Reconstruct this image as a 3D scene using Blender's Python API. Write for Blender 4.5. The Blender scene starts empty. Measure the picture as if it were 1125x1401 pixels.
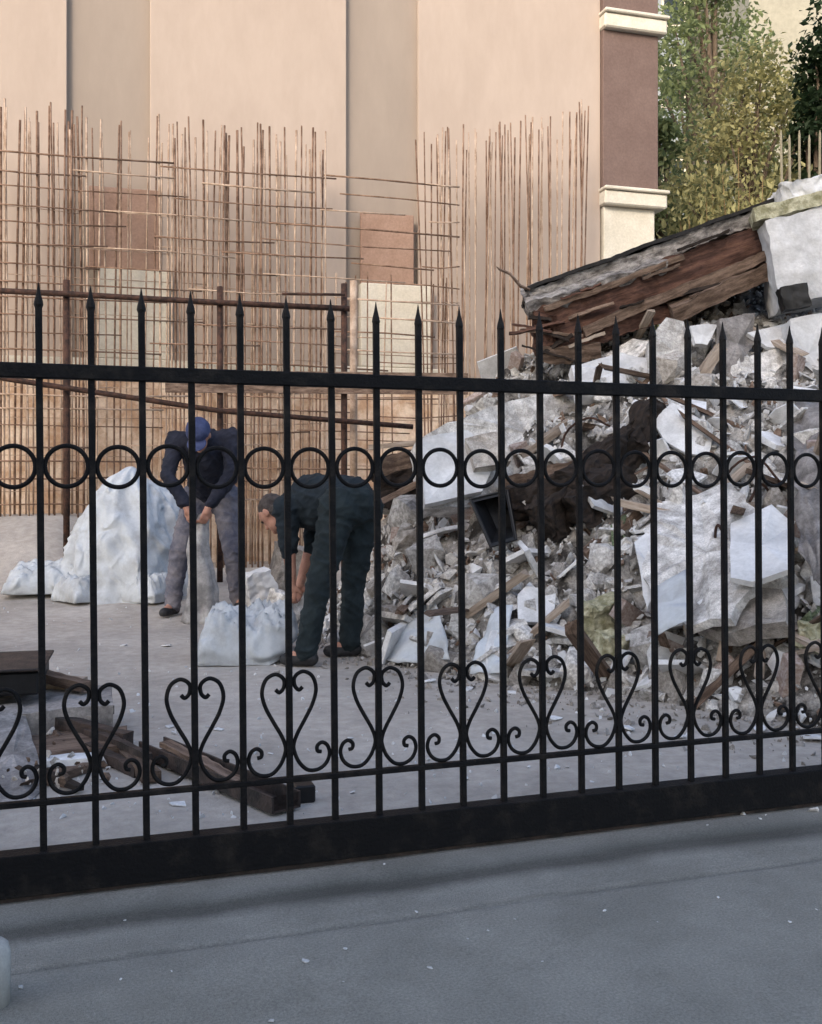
import bpy, bmesh, math, random
from mathutils import Vector, Matrix, noise, Euler
rnd = random.Random(7)
S = bpy.context.scene
COL = S.collection

# ------------------------------------------------------------------ camera
F = 1400.0; CX = 562.5; HY = 660.0; CH = 1.10       # photo pixels (1125 x 1401), camera height in metres
cd = bpy.data.cameras.new('camera'); cam = bpy.data.objects.new('camera', cd); COL.objects.link(cam)
cam.location = (0, 0, CH); cam.rotation_euler = (math.radians(90), 0, 0)
cd.sensor_fit = 'HORIZONTAL'; cd.sensor_width = 36.0; cd.lens = F/1125*36.0
cd.shift_y = -(700.5-HY)/1125.0
cd.clip_end = 900; cd.clip_start = 0.05
S.camera = cam
# ------------------------------------------------------------------ light
SUN_DIR = Vector((-0.36, -0.93, 0.50)).normalized()       # towards the sun: behind the camera, to the left
w = bpy.data.worlds.new('World'); S.world = w; w.use_nodes = True
nt = w.node_tree; bg = nt.nodes['Background']
sky = nt.nodes.new('ShaderNodeTexSky'); sky.sky_type = 'NISHITA'; sky.sun_disc = False
sky.sun_elevation = math.asin(SUN_DIR.z); sky.sun_rotation = math.atan2(SUN_DIR.x, SUN_DIR.y)
sky.air_density = 1.0; sky.dust_density = 3.0; sky.ozone_density = 1.0
nt.links.new(sky.outputs[0], bg.inputs[0]); bg.inputs[1].default_value = 0.15
sl = bpy.data.lights.new('sun', 'SUN'); sun = bpy.data.objects.new('sun', sl); COL.objects.link(sun)
sl.energy = 0.65; sl.angle = math.radians(10); sl.color = (1.0, 0.90, 0.80)
sun.rotation_euler = SUN_DIR.to_track_quat('Z', 'Y').to_euler(); sun.location = (-8, -12, 20)
S.view_settings.view_transform = 'Standard'; S.view_settings.look = 'None'
S.view_settings.exposure = 1.55; S.view_settings.gamma = 1.0
S.render.engine = 'CYCLES'

# ------------------------------------------------------------------ helpers
def W(x, y, Z): return Vector(((x-CX)/F*Z, Z, CH-(y-HY)/F*Z))
def lerp(a, b, t): return a+(b-a)*t
def sst(t): t = min(1, max(0, t)); return t*t*(3-2*t)
def pw(x, pts):
    if x <= pts[0][0]: return pts[0][1]
    for (a, b), (c, d) in zip(pts, pts[1:]):
        if x <= c: return lerp(b, d, (x-a)/(c-a))
    return pts[-1][1]
def fbm(p, s, o=3):
    return noise.fractal(Vector(p)*s, 0.8, 2.1, o)

def mat(name, c, rough=0.85, var=0.25, scale=6.0, bump=0.3, bscale=None, metal=0.0, spec=0.3, c2=None, fac=(0.40, 0.62), grit=0.12, gscale=None, rand=0.0, stretch=None):
    m = bpy.data.materials.new(name); m.use_nodes = True; n = m.node_tree.nodes; l = m.node_tree.links
    b = n['Principled BSDF']; b.inputs['Roughness'].default_value = rough; b.inputs['Metallic'].default_value = metal
    b.inputs['Specular IOR Level'].default_value = spec
    tc = n.new('ShaderNodeTexCoord'); src = tc.outputs['Object']
    if stretch:
        mp = n.new('ShaderNodeMapping'); mp.inputs['Scale'].default_value = stretch; l.new(src, mp.inputs[0]); src = mp.outputs[0]
    nz = n.new('ShaderNodeTexNoise'); nz.inputs['Scale'].default_value = scale; nz.inputs['Detail'].default_value = 8; nz.inputs['Roughness'].default_value = 0.65
    l.new(src, nz.inputs['Vector'])
    cr = n.new('ShaderNodeValToRGB'); e = cr.color_ramp.elements
    e[0].position = fac[0]; e[1].position = fac[1]
    if c2 is None: c2 = tuple(min(1, v*(1+var)) for v in c); c1 = tuple(v*(1-var) for v in c)
    else: c1 = c
    e[0].color = (*c1, 1); e[1].color = (*c2, 1)
    l.new(nz.outputs[0], cr.inputs[0]); out = cr.outputs[0]
    if rand > 0:
        oi = n.new('ShaderNodeObjectInfo'); hs = n.new('ShaderNodeHueSaturation'); mr = n.new('ShaderNodeMapRange')
        mr.inputs[3].default_value = 1-rand; mr.inputs[4].default_value = 1+rand
        l.new(oi.outputs['Random'], mr.inputs[0]); l.new(mr.outputs[0], hs.inputs['Value']); l.new(out, hs.inputs['Color']); out = hs.outputs[0]
    if grit > 0:
        n3 = n.new('ShaderNodeTexNoise'); n3.inputs['Scale'].default_value = gscale or scale*11; n3.inputs['Detail'].default_value = 3; n3.inputs['Roughness'].default_value = 0.7
        l.new(src, n3.inputs['Vector'])
        m3 = n.new('ShaderNodeMapRange'); m3.inputs[1].default_value = 0.32; m3.inputs[2].default_value = 0.68; m3.inputs[3].default_value = 1-grit; m3.inputs[4].default_value = 1+grit*0.7
        l.new(n3.outputs[0], m3.inputs[0])
        h3 = n.new('ShaderNodeHueSaturation'); l.new(m3.outputs[0], h3.inputs['Value']); l.new(out, h3.inputs['Color']); out = h3.outputs[0]
    l.new(out, b.inputs['Base Color'])
    if bump > 0:
        n2 = n.new('ShaderNodeTexNoise'); n2.inputs['Scale'].default_value = bscale or scale*6; n2.inputs['Detail'].default_value = 6
        l.new(src, n2.inputs['Vector'])
        bp = n.new('ShaderNodeBump'); bp.inputs['Strength'].default_value = bump; bp.inputs['Distance'].default_value = 0.01
        l.new(n2.outputs[0], bp.inputs['Height']); l.new(bp.outputs[0], b.inputs['Normal'])
    return m

def link(name, me, m=None, parent=None, loc=None, rot=None):
    o = bpy.data.objects.new(name, me); COL.objects.link(o)
    if m is not None and me is not None:
        if not me.materials: me.materials.append(m)
    if parent: o.parent = parent
    if loc is not None: o.location = loc
    if rot is not None: o.rotation_euler = rot
    return o
def tag(o, label, cat, group=None, kind=None):
    if label: o['label'] = label
    if cat: o['category'] = cat
    if group: o['group'] = group
    if kind: o['kind'] = kind
    return o
def struct(o): o['kind'] = 'structure'; return o
def tomesh(bm, name, smooth=False):
    me = bpy.data.meshes.new(name); bm.normal_update(); bm.to_mesh(me); bm.free()
    if smooth:
        for p in me.polygons: p.use_smooth = True
    return me
def add_box(bm, x0, x1, y0, y1, z0, z1, M=None):
    vs = [bm.verts.new(Vector(p)) for p in ((x0,y0,z0),(x1,y0,z0),(x1,y1,z0),(x0,y1,z0),(x0,y0,z1),(x1,y0,z1),(x1,y1,z1),(x0,y1,z1))]
    if M is not None:
        for v in vs: v.co = M @ v.co
    for f in ((3,2,1,0),(4,5,6,7),(0,1,5,4),(1,2,6,5),(2,3,7,6),(3,0,4,7)): bm.faces.new([vs[i] for i in f])
    return vs
def box_mesh(name, x0, x1, y0, y1, z0, z1, bevel=0.0):
    bm = bmesh.new(); add_box(bm, x0, x1, y0, y1, z0, z1)
    if bevel: bmesh.ops.bevel(bm, geom=bm.edges[:], offset=bevel, segments=1, affect='EDGES')
    return tomesh(bm, name)
def add_tube(bm, pts, r, n=8, closed=False, cap=True, flat=1.0):
    pts = [Vector(p) for p in pts]; N = len(pts); rings = []
    rr = r if isinstance(r, (list, tuple)) else [r]*N
    up = None
    for i, p in enumerate(pts):
        a = pts[(i-1) % N] if (closed or i > 0) else p
        b = pts[(i+1) % N] if (closed or i < N-1) else p
        t = (b-a).normalized()
        if up is None:
            up = Vector((0, 0, 1)) if abs(t.z) < 0.9 else Vector((0, 1, 0))
        s = t.cross(up)
        if s.length < 1e-4: s = t.cross(Vector((1, 0, 0)))
        s.normalize(); u = s.cross(t).normalized(); up = u
        rings.append([bm.verts.new(p+(s*math.cos(2*math.pi*k/n)+u*math.sin(2*math.pi*k/n)*flat)*rr[i]) for k in range(n)])
    for i in range(N if closed else N-1):
        A = rings[i]; B = rings[(i+1) % N]
        for k in range(n): bm.faces.new((A[k], A[(k+1) % n], B[(k+1) % n], B[k]))
    if cap and not closed:
        bm.faces.new(rings[0][::-1]); bm.faces.new(rings[-1])
def catmull(P, sub=5):
    P = [Vector(p) for p in P]; Q = [P[0]*2-P[1]]+P+[P[-1]*2-P[-2]]; out = []
    for i in range(1, len(Q)-2):
        a, b, c, d = Q[i-1:i+3]
        for k in range(sub):
            t = k/sub
            out.append(0.5*((2*b)+(c-a)*t+(2*a-5*b+4*c-d)*t*t+(3*b-a-3*c+d)*t**3))
    out.append(P[-1]); return out
def hull(points, name='chunk', bevel=0.0):
    bm = bmesh.new()
    for p in points: bm.verts.new(p)
    r = bmesh.ops.convex_hull(bm, input=bm.verts[:])
    bmesh.ops.delete(bm, geom=[v for v in bm.verts if not v.link_faces], context='VERTS')
    return tomesh(bm, name)
def rough_box(name, sx, sy, sz, cuts=4, amp=0.02, seed=0, scale=4.0):
    """A subdivided block with broken, uneven faces; centred."""
    bm = bmesh.new(); add_box(bm, -sx/2, sx/2, -sy/2, sy/2, -sz/2, sz/2)
    for _ in range(cuts):
        L = max(e.calc_length() for e in bm.edges)
        es = [e for e in bm.edges if e.calc_length() > L*0.55]
        bmesh.ops.subdivide_edges(bm, edges=es, cuts=1, use_grid_fill=True)
        bmesh.ops.triangulate(bm, faces=[f for f in bm.faces if len(f.verts) > 4])
    for v in bm.verts:
        d = noise.noise_vector(v.co*scale+Vector((seed*3.1, seed*1.7, seed)))
        d2 = noise.noise_vector(v.co*scale*3.3+Vector((seed*3.1, seed*1.7, seed)))
        v.co += (d+d2*0.5)*amp
    return tomesh(bm, name)
def panel_mesh(name, pts, thick, amp=0.012, seed=0, back=None):
    """A broken slab: polygon with uneven edges, given thickness away from the viewer, subdivided and slightly warped."""
    pts = [Vector(p) for p in pts]
    c = sum(pts, Vector())/len(pts)
    nrm = Vector()
    for i in range(len(pts)): nrm += (pts[i]-c).cross(pts[(i+1) % len(pts)]-c)
    nrm.normalize()
    if nrm.dot(c-Vector((0, 0, CH))) < 0: nrm = -nrm
    edge = []
    for i in range(len(pts)):
        a = pts[i]; b = pts[(i+1) % len(pts)]; n = max(2, int((b-a).length/0.09))
        for k in range(n):
            p = a.lerp(b, k/n)
            if k: p = p+noise.noise_vector(p*9+Vector((seed, 0, 0)))*amp*1.6
            edge.append(p)
    bm = bmesh.new()
    A = [bm.verts.new(p-c) for p in edge]
    B = [bm.verts.new(p-c+nrm*thick+noise.noise_vector(p*11)*amp) for p in edge]
    ca = bm.verts.new(noise.noise_vector(c)*amp); cb = bm.verts.new(nrm*thick)
    mid = [bm.verts.new((p-c)*0.55+nrm*noise.noise(p*5+Vector((seed, 1, 2)))*amp*2.0) for p in edge]
    N = len(edge)
    for i in range(N):
        j = (i+1) % N
        bm.faces.new((A[i], A[j], mid[j], mid[i])); bm.faces.new((mid[i], mid[j], ca))
        bm.faces.new((B[j], B[i], cb)); bm.faces.new((A[j], A[i], B[i], B[j]))
    bmesh.ops.recalc_face_normals(bm, faces=bm.faces[:])
    return tomesh(bm, name), c
def cloth_mesh(name, pts, thick=0.006, amp=0.05, seed=0, n=14):
    """Crumpled sheet over a 4-corner patch (corners in order), thin but with thickness."""
    a, b, c, d = [Vector(p) for p in pts]; o = (a+b+c+d)/4
    nrm = (c-a).cross(d-b).normalized()
    bm = bmesh.new(); g = {}
    for s, off in ((0, 0), (1, thick)):
        for i in range(n+1):
            for j in range(n+1):
                u = i/n; v = j/n
                p = a.lerp(b, u).lerp(d.lerp(c, u), v)
                q = p+nrm*(fbm(p+Vector((seed*5, 0, 0)), 3.2)*amp+abs(noise.noise(p*8+Vector((0, seed, 0))))*amp*0.6)+noise.noise_vector(p*5+Vector((seed, 3, 0)))*amp*0.5
                g[s, i, j] = bm.verts.new(q-o+nrm*off)
    for i in range(n):
        for j in range(n):
            bm.faces.new((g[0,i,j], g[0,i,j+1], g[0,i+1,j+1], g[0,i+1,j])); bm.faces.new((g[1,i,j], g[1,i+1,j], g[1,i+1,j+1], g[1,i,j+1]))
    for i in range(n):
        for e in (0, n):
            bm.faces.new((g[0,i,e], g[0,i+1,e], g[1,i+1,e], g[1,i,e])); bm.faces.new((g[0,e,i], g[0,e,i+1], g[1,e,i+1], g[1,e,i]))
    bmesh.ops.recalc_face_normals(bm, faces=bm.faces[:])
    return tomesh(bm, name, True), o

# ------------------------------------------------------------------ materials
M = {}
M['iron'] = mat('black_iron', (0.005, 0.005, 0.006), 0.65, 0.3, 14, 0.35, 120, 0.0, 0.14, c2=(0.026, 0.022, 0.019), fac=(0.50, 0.78))
M['conc'] = mat('broken_concrete', (0.31, 0.295, 0.278), 0.95, 0.3, 9, 0.8, 40, c2=(0.66, 0.64, 0.615), rand=0.3, grit=0.3)
M['conc_d'] = mat('dusty_concrete', (0.26, 0.235, 0.21), 0.95, 0.3, 12, 0.9, 50, c2=(0.47, 0.435, 0.40), rand=0.3, grit=0.3)
M['plaster'] = mat('white_plaster', (0.50, 0.50, 0.505), 0.8, 0.1, 3, 0.35, 60, c2=(0.70, 0.70, 0.705), rand=0.15, grit=0.10)
M['sheet'] = mat('pale_sheet', (0.31, 0.315, 0.32), 0.8, 0.1, 3.2, 0.25, 260, c2=(0.475, 0.505, 0.535), fac=(0.30, 0.52), spec=0.2, rand=0.08, grit=0.07, gscale=40)
def crumple(m, sc, st, dist):
    n = m.node_tree.nodes; l = m.node_tree.links; b = n['Principled BSDF']
    t = n.new('ShaderNodeTexNoise'); t.noise_type = 'RIDGED_MULTIFRACTAL'; t.normalize = True; t.inputs['Scale'].default_value = sc; t.inputs['Detail'].default_value = 4; t.inputs['Distortion'].default_value = 0.6
    tc = n.new('ShaderNodeTexCoord'); l.new(tc.outputs['Object'], t.inputs['Vector'])
    p = n.new('ShaderNodeBump'); p.inputs['Strength'].default_value = st; p.inputs['Distance'].default_value = dist
    l.new(t.outputs[0], p.inputs['Height'])
    if b.inputs['Normal'].links: l.new(b.inputs['Normal'].links[0].from_socket, p.inputs['Normal'])
    l.new(p.outputs[0], b.inputs['Normal'])
crumple(M['sheet'], 6.0, 1.0, 0.06)
M['brick'] = mat('brick_red', (0.25, 0.18, 0.15), 0.95, 0.2, 10, 0.6, 60, c2=(0.42, 0.36, 0.33), rand=0.25)
M['wood'] = mat('old_timber', (0.075, 0.048, 0.034), 0.85, 0.3, 4, 0.7, 20, c2=(0.20, 0.14, 0.105), rand=0.35, stretch=(1, 8, 8), grit=0.3)
M['wood_red'] = mat('red_brown_timber', (0.040, 0.018, 0.013), 0.8, 0.3, 3, 0.8, 18, c2=(0.13, 0.066, 0.046), stretch=(0.8, 6, 9), grit=0.3)
M['black_wood'] = mat('black_timber_gap_shade', (0.008, 0.006, 0.005), 0.9, 0.3, 5, 0.7, 24, c2=(0.032, 0.022, 0.017), stretch=(1, 6, 6))  # near-black wood, doubling as shade on the beams in the gap
M['wood_pale'] = mat('pale_timber', (0.24, 0.185, 0.14), 0.85, 0.3, 4, 0.6, 20, c2=(0.40, 0.33, 0.27), rand=0.25, stretch=(1, 8, 8))
M['screed'] = mat('slab_screed', (0.10, 0.09, 0.085), 0.95, 0.3, 8, 1.0, 40, c2=(0.36, 0.335, 0.315), stretch=(1, 3, 3), grit=0.35)
M['dark'] = mat('dark_membrane', (0.016, 0.015, 0.015), 0.8, 0.3, 10, 0.5)
M['heap'] = mat('rubble_dust_gap_shade', (0.032, 0.028, 0.024), 0.98, 0.3, 7, 1.0, 40, c2=(0.38, 0.355, 0.325), grit=0.4)  # dust tone whose dark end paints the shaded gaps between rubble
M['yellow'] = mat('yellow_foam', (0.20, 0.19, 0.11), 0.9, 0.2, 14, 0.8, 60, c2=(0.46, 0.44, 0.32), rand=0.15)
M['green'] = mat('green_scrap', (0.07, 0.095, 0.05), 0.85, 0.2, 12, 0.5, c2=(0.20, 0.24, 0.15), rand=0.3)
M['black'] = mat('black_plastic', (0.008, 0.008, 0.009), 0.5, 0.2, 8, 0.2)
M['rust'] = mat('rusty_pipe', (0.022, 0.012, 0.009), 0.8, 0.3, 20, 0.4, 100, c2=(0.075, 0.036, 0.024))
M['rebar_d'] = mat('rusty_rebar', (0.095, 0.056, 0.038), 0.95, 0.2, 5, 0.3, 200, c2=(0.25, 0.165, 0.12), spec=0.1)
M['rebar_l'] = mat('dusty_rebar', (0.25, 0.175, 0.125), 0.95, 0.2, 6, 0.3, 200, c2=(0.44, 0.34, 0.265), spec=0.1)
M['steel'] = mat('dark_steel', (0.018, 0.015, 0.014), 0.65, 0.3, 12, 0.4, 80, c2=(0.062, 0.043, 0.036))
M['grey_board'] = mat('grey_board', (0.12, 0.11, 0.105), 0.85, 0.3, 6, 0.5, 40, c2=(0.29, 0.27, 0.26), rand=0.2, grit=0.25)
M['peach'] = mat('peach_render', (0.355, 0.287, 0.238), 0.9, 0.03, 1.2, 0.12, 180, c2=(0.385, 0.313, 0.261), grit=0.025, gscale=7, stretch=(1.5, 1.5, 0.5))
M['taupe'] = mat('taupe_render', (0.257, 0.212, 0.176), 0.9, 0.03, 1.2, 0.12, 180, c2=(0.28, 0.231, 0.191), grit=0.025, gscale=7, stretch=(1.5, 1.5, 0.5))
M['brown'] = mat('brown_pilaster', (0.128, 0.086, 0.073), 0.85, 0.06, 3, 0.15, 160, c2=(0.146, 0.10, 0.085))
M['brown2'] = mat('worn_pilaster', (0.26, 0.165, 0.12), 0.9, 0.06, 3, 0.2, 160, c2=(0.31, 0.205, 0.155))
M['cream'] = mat('cream_stone', (0.50, 0.46, 0.38), 0.85, 0.05, 4, 0.15, 120, c2=(0.57, 0.53, 0.45))
M['tan'] = mat('tan_plinth', (0.46, 0.30, 0.195), 0.9, 0.1, 3.5, 0.3, 60, c2=(0.70, 0.57, 0.45))
M['jacket'] = mat('navy_jacket', (0.008, 0.010, 0.020), 0.9, 0.3, 5, 0.4, 260, c2=(0.022, 0.024, 0.038))
M['teal'] = mat('dark_teal_cloth', (0.007, 0.012, 0.017), 0.9, 0.3, 12, 0.4, 260, c2=(0.014, 0.022, 0.029))
M['tealt'] = mat('dark_green_trousers', (0.008, 0.014, 0.017), 0.9, 0.3, 12, 0.4, 260, c2=(0.016, 0.025, 0.029))
M['sackcloth'] = mat('sackcloth', (0.17, 0.165, 0.165), 0.9, 0.2, 5, 0.4, 200, c2=(0.40, 0.39, 0.385))
M['jeans'] = mat('grey_jeans', (0.085, 0.088, 0.12), 0.9, 0.3, 5, 0.4, 300, c2=(0.19, 0.18, 0.20))
M['cap'] = mat('blue_cap', (0.030, 0.040, 0.10), 0.85, 0.2, 16, 0.3, 300, c2=(0.055, 0.07, 0.15))
M['skin'] = mat('skin', (0.34, 0.17, 0.12), 0.6, 0.15, 20, 0.1, 200, c2=(0.43, 0.235, 0.17))
M['hair'] = mat('dark_hair', (0.030, 0.024, 0.022), 0.8, 0.3, 40, 0.5, 150, c2=(0.07, 0.058, 0.054))
M['shoe'] = mat('dark_shoe', (0.012, 0.012, 0.013), 0.6, 0.3, 20, 0.2, c2=(0.03, 0.03, 0.032))
M['glove'] = mat('work_glove', (0.22, 0.21, 0.11), 0.9, 0.2, 20, 0.3, c2=(0.34, 0.33, 0.2))
M['sole'] = mat('pale_sole', (0.45, 0.44, 0.43), 0.8, 0.1)
M['bark'] = mat('bark', (0.07, 0.05, 0.035), 0.95, 0.3, 8, 0.8, 30, c2=(0.15, 0.115, 0.085), stretch=(3, 3, 0.6))
def leafmat(n, a, b):
    m = mat(n, a, 0.6, 0.3, 0.9, 0, c2=b, fac=(0.3, 0.7), spec=0.25)
    nn = m.node_tree.nodes; l = m.node_tree.links; p = nn['Principled BSDF']; out = nn['Material Output']
    t = nn.new('ShaderNodeBsdfTranslucent'); mx = nn.new('ShaderNodeMixShader'); mx.inputs[0].default_value = 0.4
    l.new(p.inputs['Base Color'].links[0].from_socket, t.inputs[0])
    l.new(p.outputs[0], mx.inputs[1]); l.new(t.outputs[0], mx.inputs[2]); l.new(mx.outputs[0], out.inputs[0])
    return m
M['leaf_olive'] = leafmat('leaf_olive', (0.22, 0.215, 0.085), (0.40, 0.36, 0.17))
M['leaf_green'] = leafmat('leaf_green', (0.14, 0.18, 0.08), (0.26, 0.29, 0.135))
M['leaf_dark'] = leafmat('leaf_dark', (0.010, 0.022, 0.010), (0.026, 0.045, 0.018))
M['dry'] = mat('dry_stems', (0.16, 0.10, 0.045), 0.9, 0.3, 5, 0, c2=(0.29, 0.20, 0.10))
M['far_beige'] = mat('far_beige_wall', (0.27, 0.258, 0.21), 0.9, 0.05, 0.6, 0.1)
M['far_blue'] = mat('far_grey_wall', (0.22, 0.25, 0.28), 0.9, 0.05, 0.6, 0.1)
M['glass'] = mat('window_glass', (0.02, 0.028, 0.035), 0.1, 0.2, 2, 0, spec=0.6)
M['stake'] = mat('pale_stake', (0.20, 0.18, 0.13), 0.9, 0.15, 8, 0.3)
M['post'] = mat('galvanised_post', (0.36, 0.355, 0.34), 0.7, 0.1, 12, 0.1, 60)

# ------------------------------------------------------------------ ground, road, yard (laid out along the gate's line)
G0 = Vector((-1.076, 2.68, 0)); GA = math.atan2(0.82, 2.481)
GD = Vector((math.cos(GA), math.sin(GA), 0)); GN = Vector((-math.sin(GA), math.cos(GA), 0))
def grid_mesh(name, us, vs, zf, smooth=True):
    verts = [(u, v, zf(u, v)) for v in vs for u in us]; n = len(us)
    faces = [(j*n+i, j*n+i+1, (j+1)*n+i+1, (j+1)*n+i) for j in range(len(vs)-1) for i in range(n-1)]
    me = bpy.data.meshes.new(name); me.from_pydata(verts, [], faces)
    for p in me.polygons: p.use_smooth = smooth
    return me
def rng(a, b, s): 
    n = max(1, int(round((b-a)/s))); return [a+(b-a)*i/n for i in range(n+1)]

def ground_material():
    m = mat('earth', (0.11, 0.10, 0.085), 0.95, 0.2, 0.8, 0.4, 8, c2=(0.19, 0.175, 0.15)); return m
g = link('ground', grid_mesh('ground', rng(-400, 400, 40), rng(-400, 400, 40), lambda u, v: -0.06), ground_material()); struct(g)

def road_material():
    m = mat('asphalt', (0.245, 0.239, 0.214), 0.85, 0.1, 2.2, 0.9, 330, c2=(0.32, 0.312, 0.282), spec=0.3, grit=0.26, gscale=150)
    n = m.node_tree.nodes; l = m.node_tree.links; b = n['Principled BSDF']
    base = b.inputs['Base Color'].links[0].from_socket
    tc = n.new('ShaderNodeTexCoord'); sp = n.new('ShaderNodeSeparateXYZ'); l.new(tc.outputs['Object'], sp.inputs[0])
    nz = n.new('ShaderNodeTexNoise'); nz.inputs['Scale'].default_value = 2.6; nz.inputs['Detail'].default_value = 4; l.new(tc.outputs['Object'], nz.inputs['Vector'])
    ma = n.new('ShaderNodeMath'); ma.operation = 'MULTIPLY_ADD'; l.new(nz.outputs[0], ma.inputs[0]); ma.inputs[1].default_value = 0.075
    l.new(sp.outputs['Y'], ma.inputs[2])
    mr = n.new('ShaderNodeMapRange'); mr.inputs[1].default_value = -0.6; mr.inputs[2].default_value = 0.1; l.new(ma.outputs[0], mr.inputs[0])
    cr = n.new('ShaderNodeValToRGB'); l.new(mr.outputs[0], cr.inputs[0]); e = cr.color_ramp.elements
    # darker bands along the gutter and the joint, worn pale rim beside it
    def P(v): return (v+0.0375+0.6)/0.7
    e[0].position = 0.0; e[0].color = (1, 1, 1, 1); e[1].position = 1.0; e[1].color = (1.05, 1.02, 1.08, 1)
    for v, c in ((-0.435, 1.0), (-0.418, 0.74), (-0.40, 0.98), (-0.33, 1.0), (-0.29, 1.05), (-0.255, 0.82), (-0.215, 0.42), (-0.175, 0.42), (-0.12, 0.82), (-0.075, 1.0)):
        x = e.new(P(v)); x.color = (c, c, c*1.01, 1)
    mx = n.new('ShaderNodeMix'); mx.data_type = 'RGBA'; mx.blend_type = 'MULTIPLY'; mx.inputs[0].default_value = 1.0
    l.new(base, mx.inputs[6]); l.new(cr.outputs[0], mx.inputs[7]); l.new(mx.outputs[2], b.inputs['Base Color'])
    return m
def road_z(u, v):
    z = -0.004*math.exp(-((v+0.205)/0.06)**2)
    z += -0.006*math.exp(-((v+0.42)/0.010)**2)
    if abs(u) < 6 and v > -3: z += 0.004*noise.noise((u*1.7, v*2.3, 0))+0.0012*noise.noise((u*9, v*9, 2))
    return z
us = rng(-60, -6, 6)+rng(-6, -1, 0.25)[1:]+rng(-1, 4, 0.05)[1:]+rng(4, 9, 0.25)[1:]+rng(9, 60, 6)[1:]
vs = rng(-60, -3, 6)+rng(-3, -0.9, 0.1)[1:]+rng(-0.9, 0.03, 0.012)[1:]
road = link('road', grid_mesh('road', us, vs, road_z), road_material(), loc=G0, rot=(0, 0, GA)); struct(road)

def yard_h(X, Y):
    h = 0.12*sst((Y-7.6)/2.4)+0.62*sst((Y-8.8)/2.4)*sst((-2.7-X)/1.1)
    return h+0.012*noise.noise((X*1.3, Y*1.3, 3))+0.005*noise.noise((X*5, Y*5, 1))
def yard_z(u, v):
    p = G0+GD*u+GN*v
    return yard_h(p.x, p.y)*sst((v-0.03)/0.25)-0.004*(v < 0.04)
yard_m = mat('yard_concrete', (0.285, 0.258, 0.228), 0.92, 0.2, 1.3, 0.5, 90, c2=(0.45, 0.41, 0.368), fac=(0.32, 0.68), grit=0.16)
us = rng(-14, -4, 0.5)+rng(-4, 5, 0.07)[1:]+rng(5, 16, 0.5)[1:]
vs = rng(0.03, 8.5, 0.07)+rng(8.5, 20, 0.4)[1:]
yard = link('yard', grid_mesh('yard', us, vs, yard_z), yard_m, loc=G0, rot=(0, 0, GA)); struct(yard)

# ------------------------------------------------------------------ building
F0 = Vector((-4.8, 12.0, 0)); FA = math.atan2(2.3, 7.86)
FD = Vector((math.cos(FA), math.sin(FA), 0)); FN = Vector((-math.sin(FA), math.cos(FA), 0))
def fa(px):
    k = (px-CX)/F; return (k*F0.y-F0.x)/(FD.x-k*FD.y)
def fz(px, y):
    Z = F0.y+fa(px)*FD.y; return CH-(y-HY)/F*Z
bld = link('apartment_building', None, loc=F0, rot=(0, 0, FA))
tag(bld, 'large peach rendered building with brown pilasters on cream pedestals', 'building')
def bpart(name, m, a0, a1, d0, d1, z0, z1, bev=0.0):      # d = distance in front of the wall plane
    return link(name, box_mesh(name, a0, a1, -d1, -d0, z0, z1, bev), M[m], bld)
aR = fa(818); aE = fa(893); TOP = 11.0
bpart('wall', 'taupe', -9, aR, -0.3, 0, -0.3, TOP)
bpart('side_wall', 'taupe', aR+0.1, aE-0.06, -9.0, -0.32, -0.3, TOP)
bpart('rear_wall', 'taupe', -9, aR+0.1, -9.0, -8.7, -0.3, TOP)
bpart('roof', 'brown2', -9.3, aE+0.3, -9.3, 0.4, TOP+0.003, TOP+0.25)
for a0, a1 in ((-9, fa(92)), (fa(205), fa(472)), (fa(570), aR-0.003)):
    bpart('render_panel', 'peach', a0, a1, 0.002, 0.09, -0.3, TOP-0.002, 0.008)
# plinth and ledge at the foot of the wall
zl = fz(240, 500)
bpart('plinth', 'tan', -9, aR-0.006, 0.092, 0.20, -0.3, zl-0.10, 0.01)
bpart('ledge', 'cream', -9, fa(600), 0.092, 0.27, zl-0.097, zl+0.03, 0.012)
# pilasters standing proud of the wall
for x0, x1, yt, ym, p0, p1 in ((122, 217, 262, 372, 134, 232), (490, 562, 296, 393, 488, 584)):
    xm = (x0+x1)/2
    bpart('pilaster_shaft', 'brown2', fa(x0), fa(x1), 0.093, 0.16, fz(xm, ym)+0.003, fz(xm, yt), 0.01)
    bpart('pedestal', 'cream', fa(p0), fa(p1), 0.094, 0.24, zl+0.033, fz(xm, ym), 0.015)
# corner pilaster
zc1, zc0 = fz(855, 264), fz(855, 288); zu1, zu0 = fz(855, 27), fz(855, 51)
bpart('corner_shaft', 'brown', aR, aE, -0.3, 0.16, zc1+0.003, zu0-0.003, 0.01)
bpart('corner_shaft', 'brown', aR, aE, -0.3, 0.16, zu1+0.003, TOP-0.001, 0.01)
bpart('corner_pedestal', 'cream', aR+0.02, aE-0.05, -0.3, 0.15, -0.3, zc0-0.003, 0.01)
for z0, z1 in ((zc0, zc1), (zu0, zu1)):
    o = bpart('moulding', 'cream', aR-0.02, aE+0.09, -0.32, 0.26, z0, z1-0.05, 0.02)
    link('moulding_cap', box_mesh('cap', aR-0.03, aE+0.11, -0.30, 0.33, z1-0.048, z1, 0.012), M['cream'], o)

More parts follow.
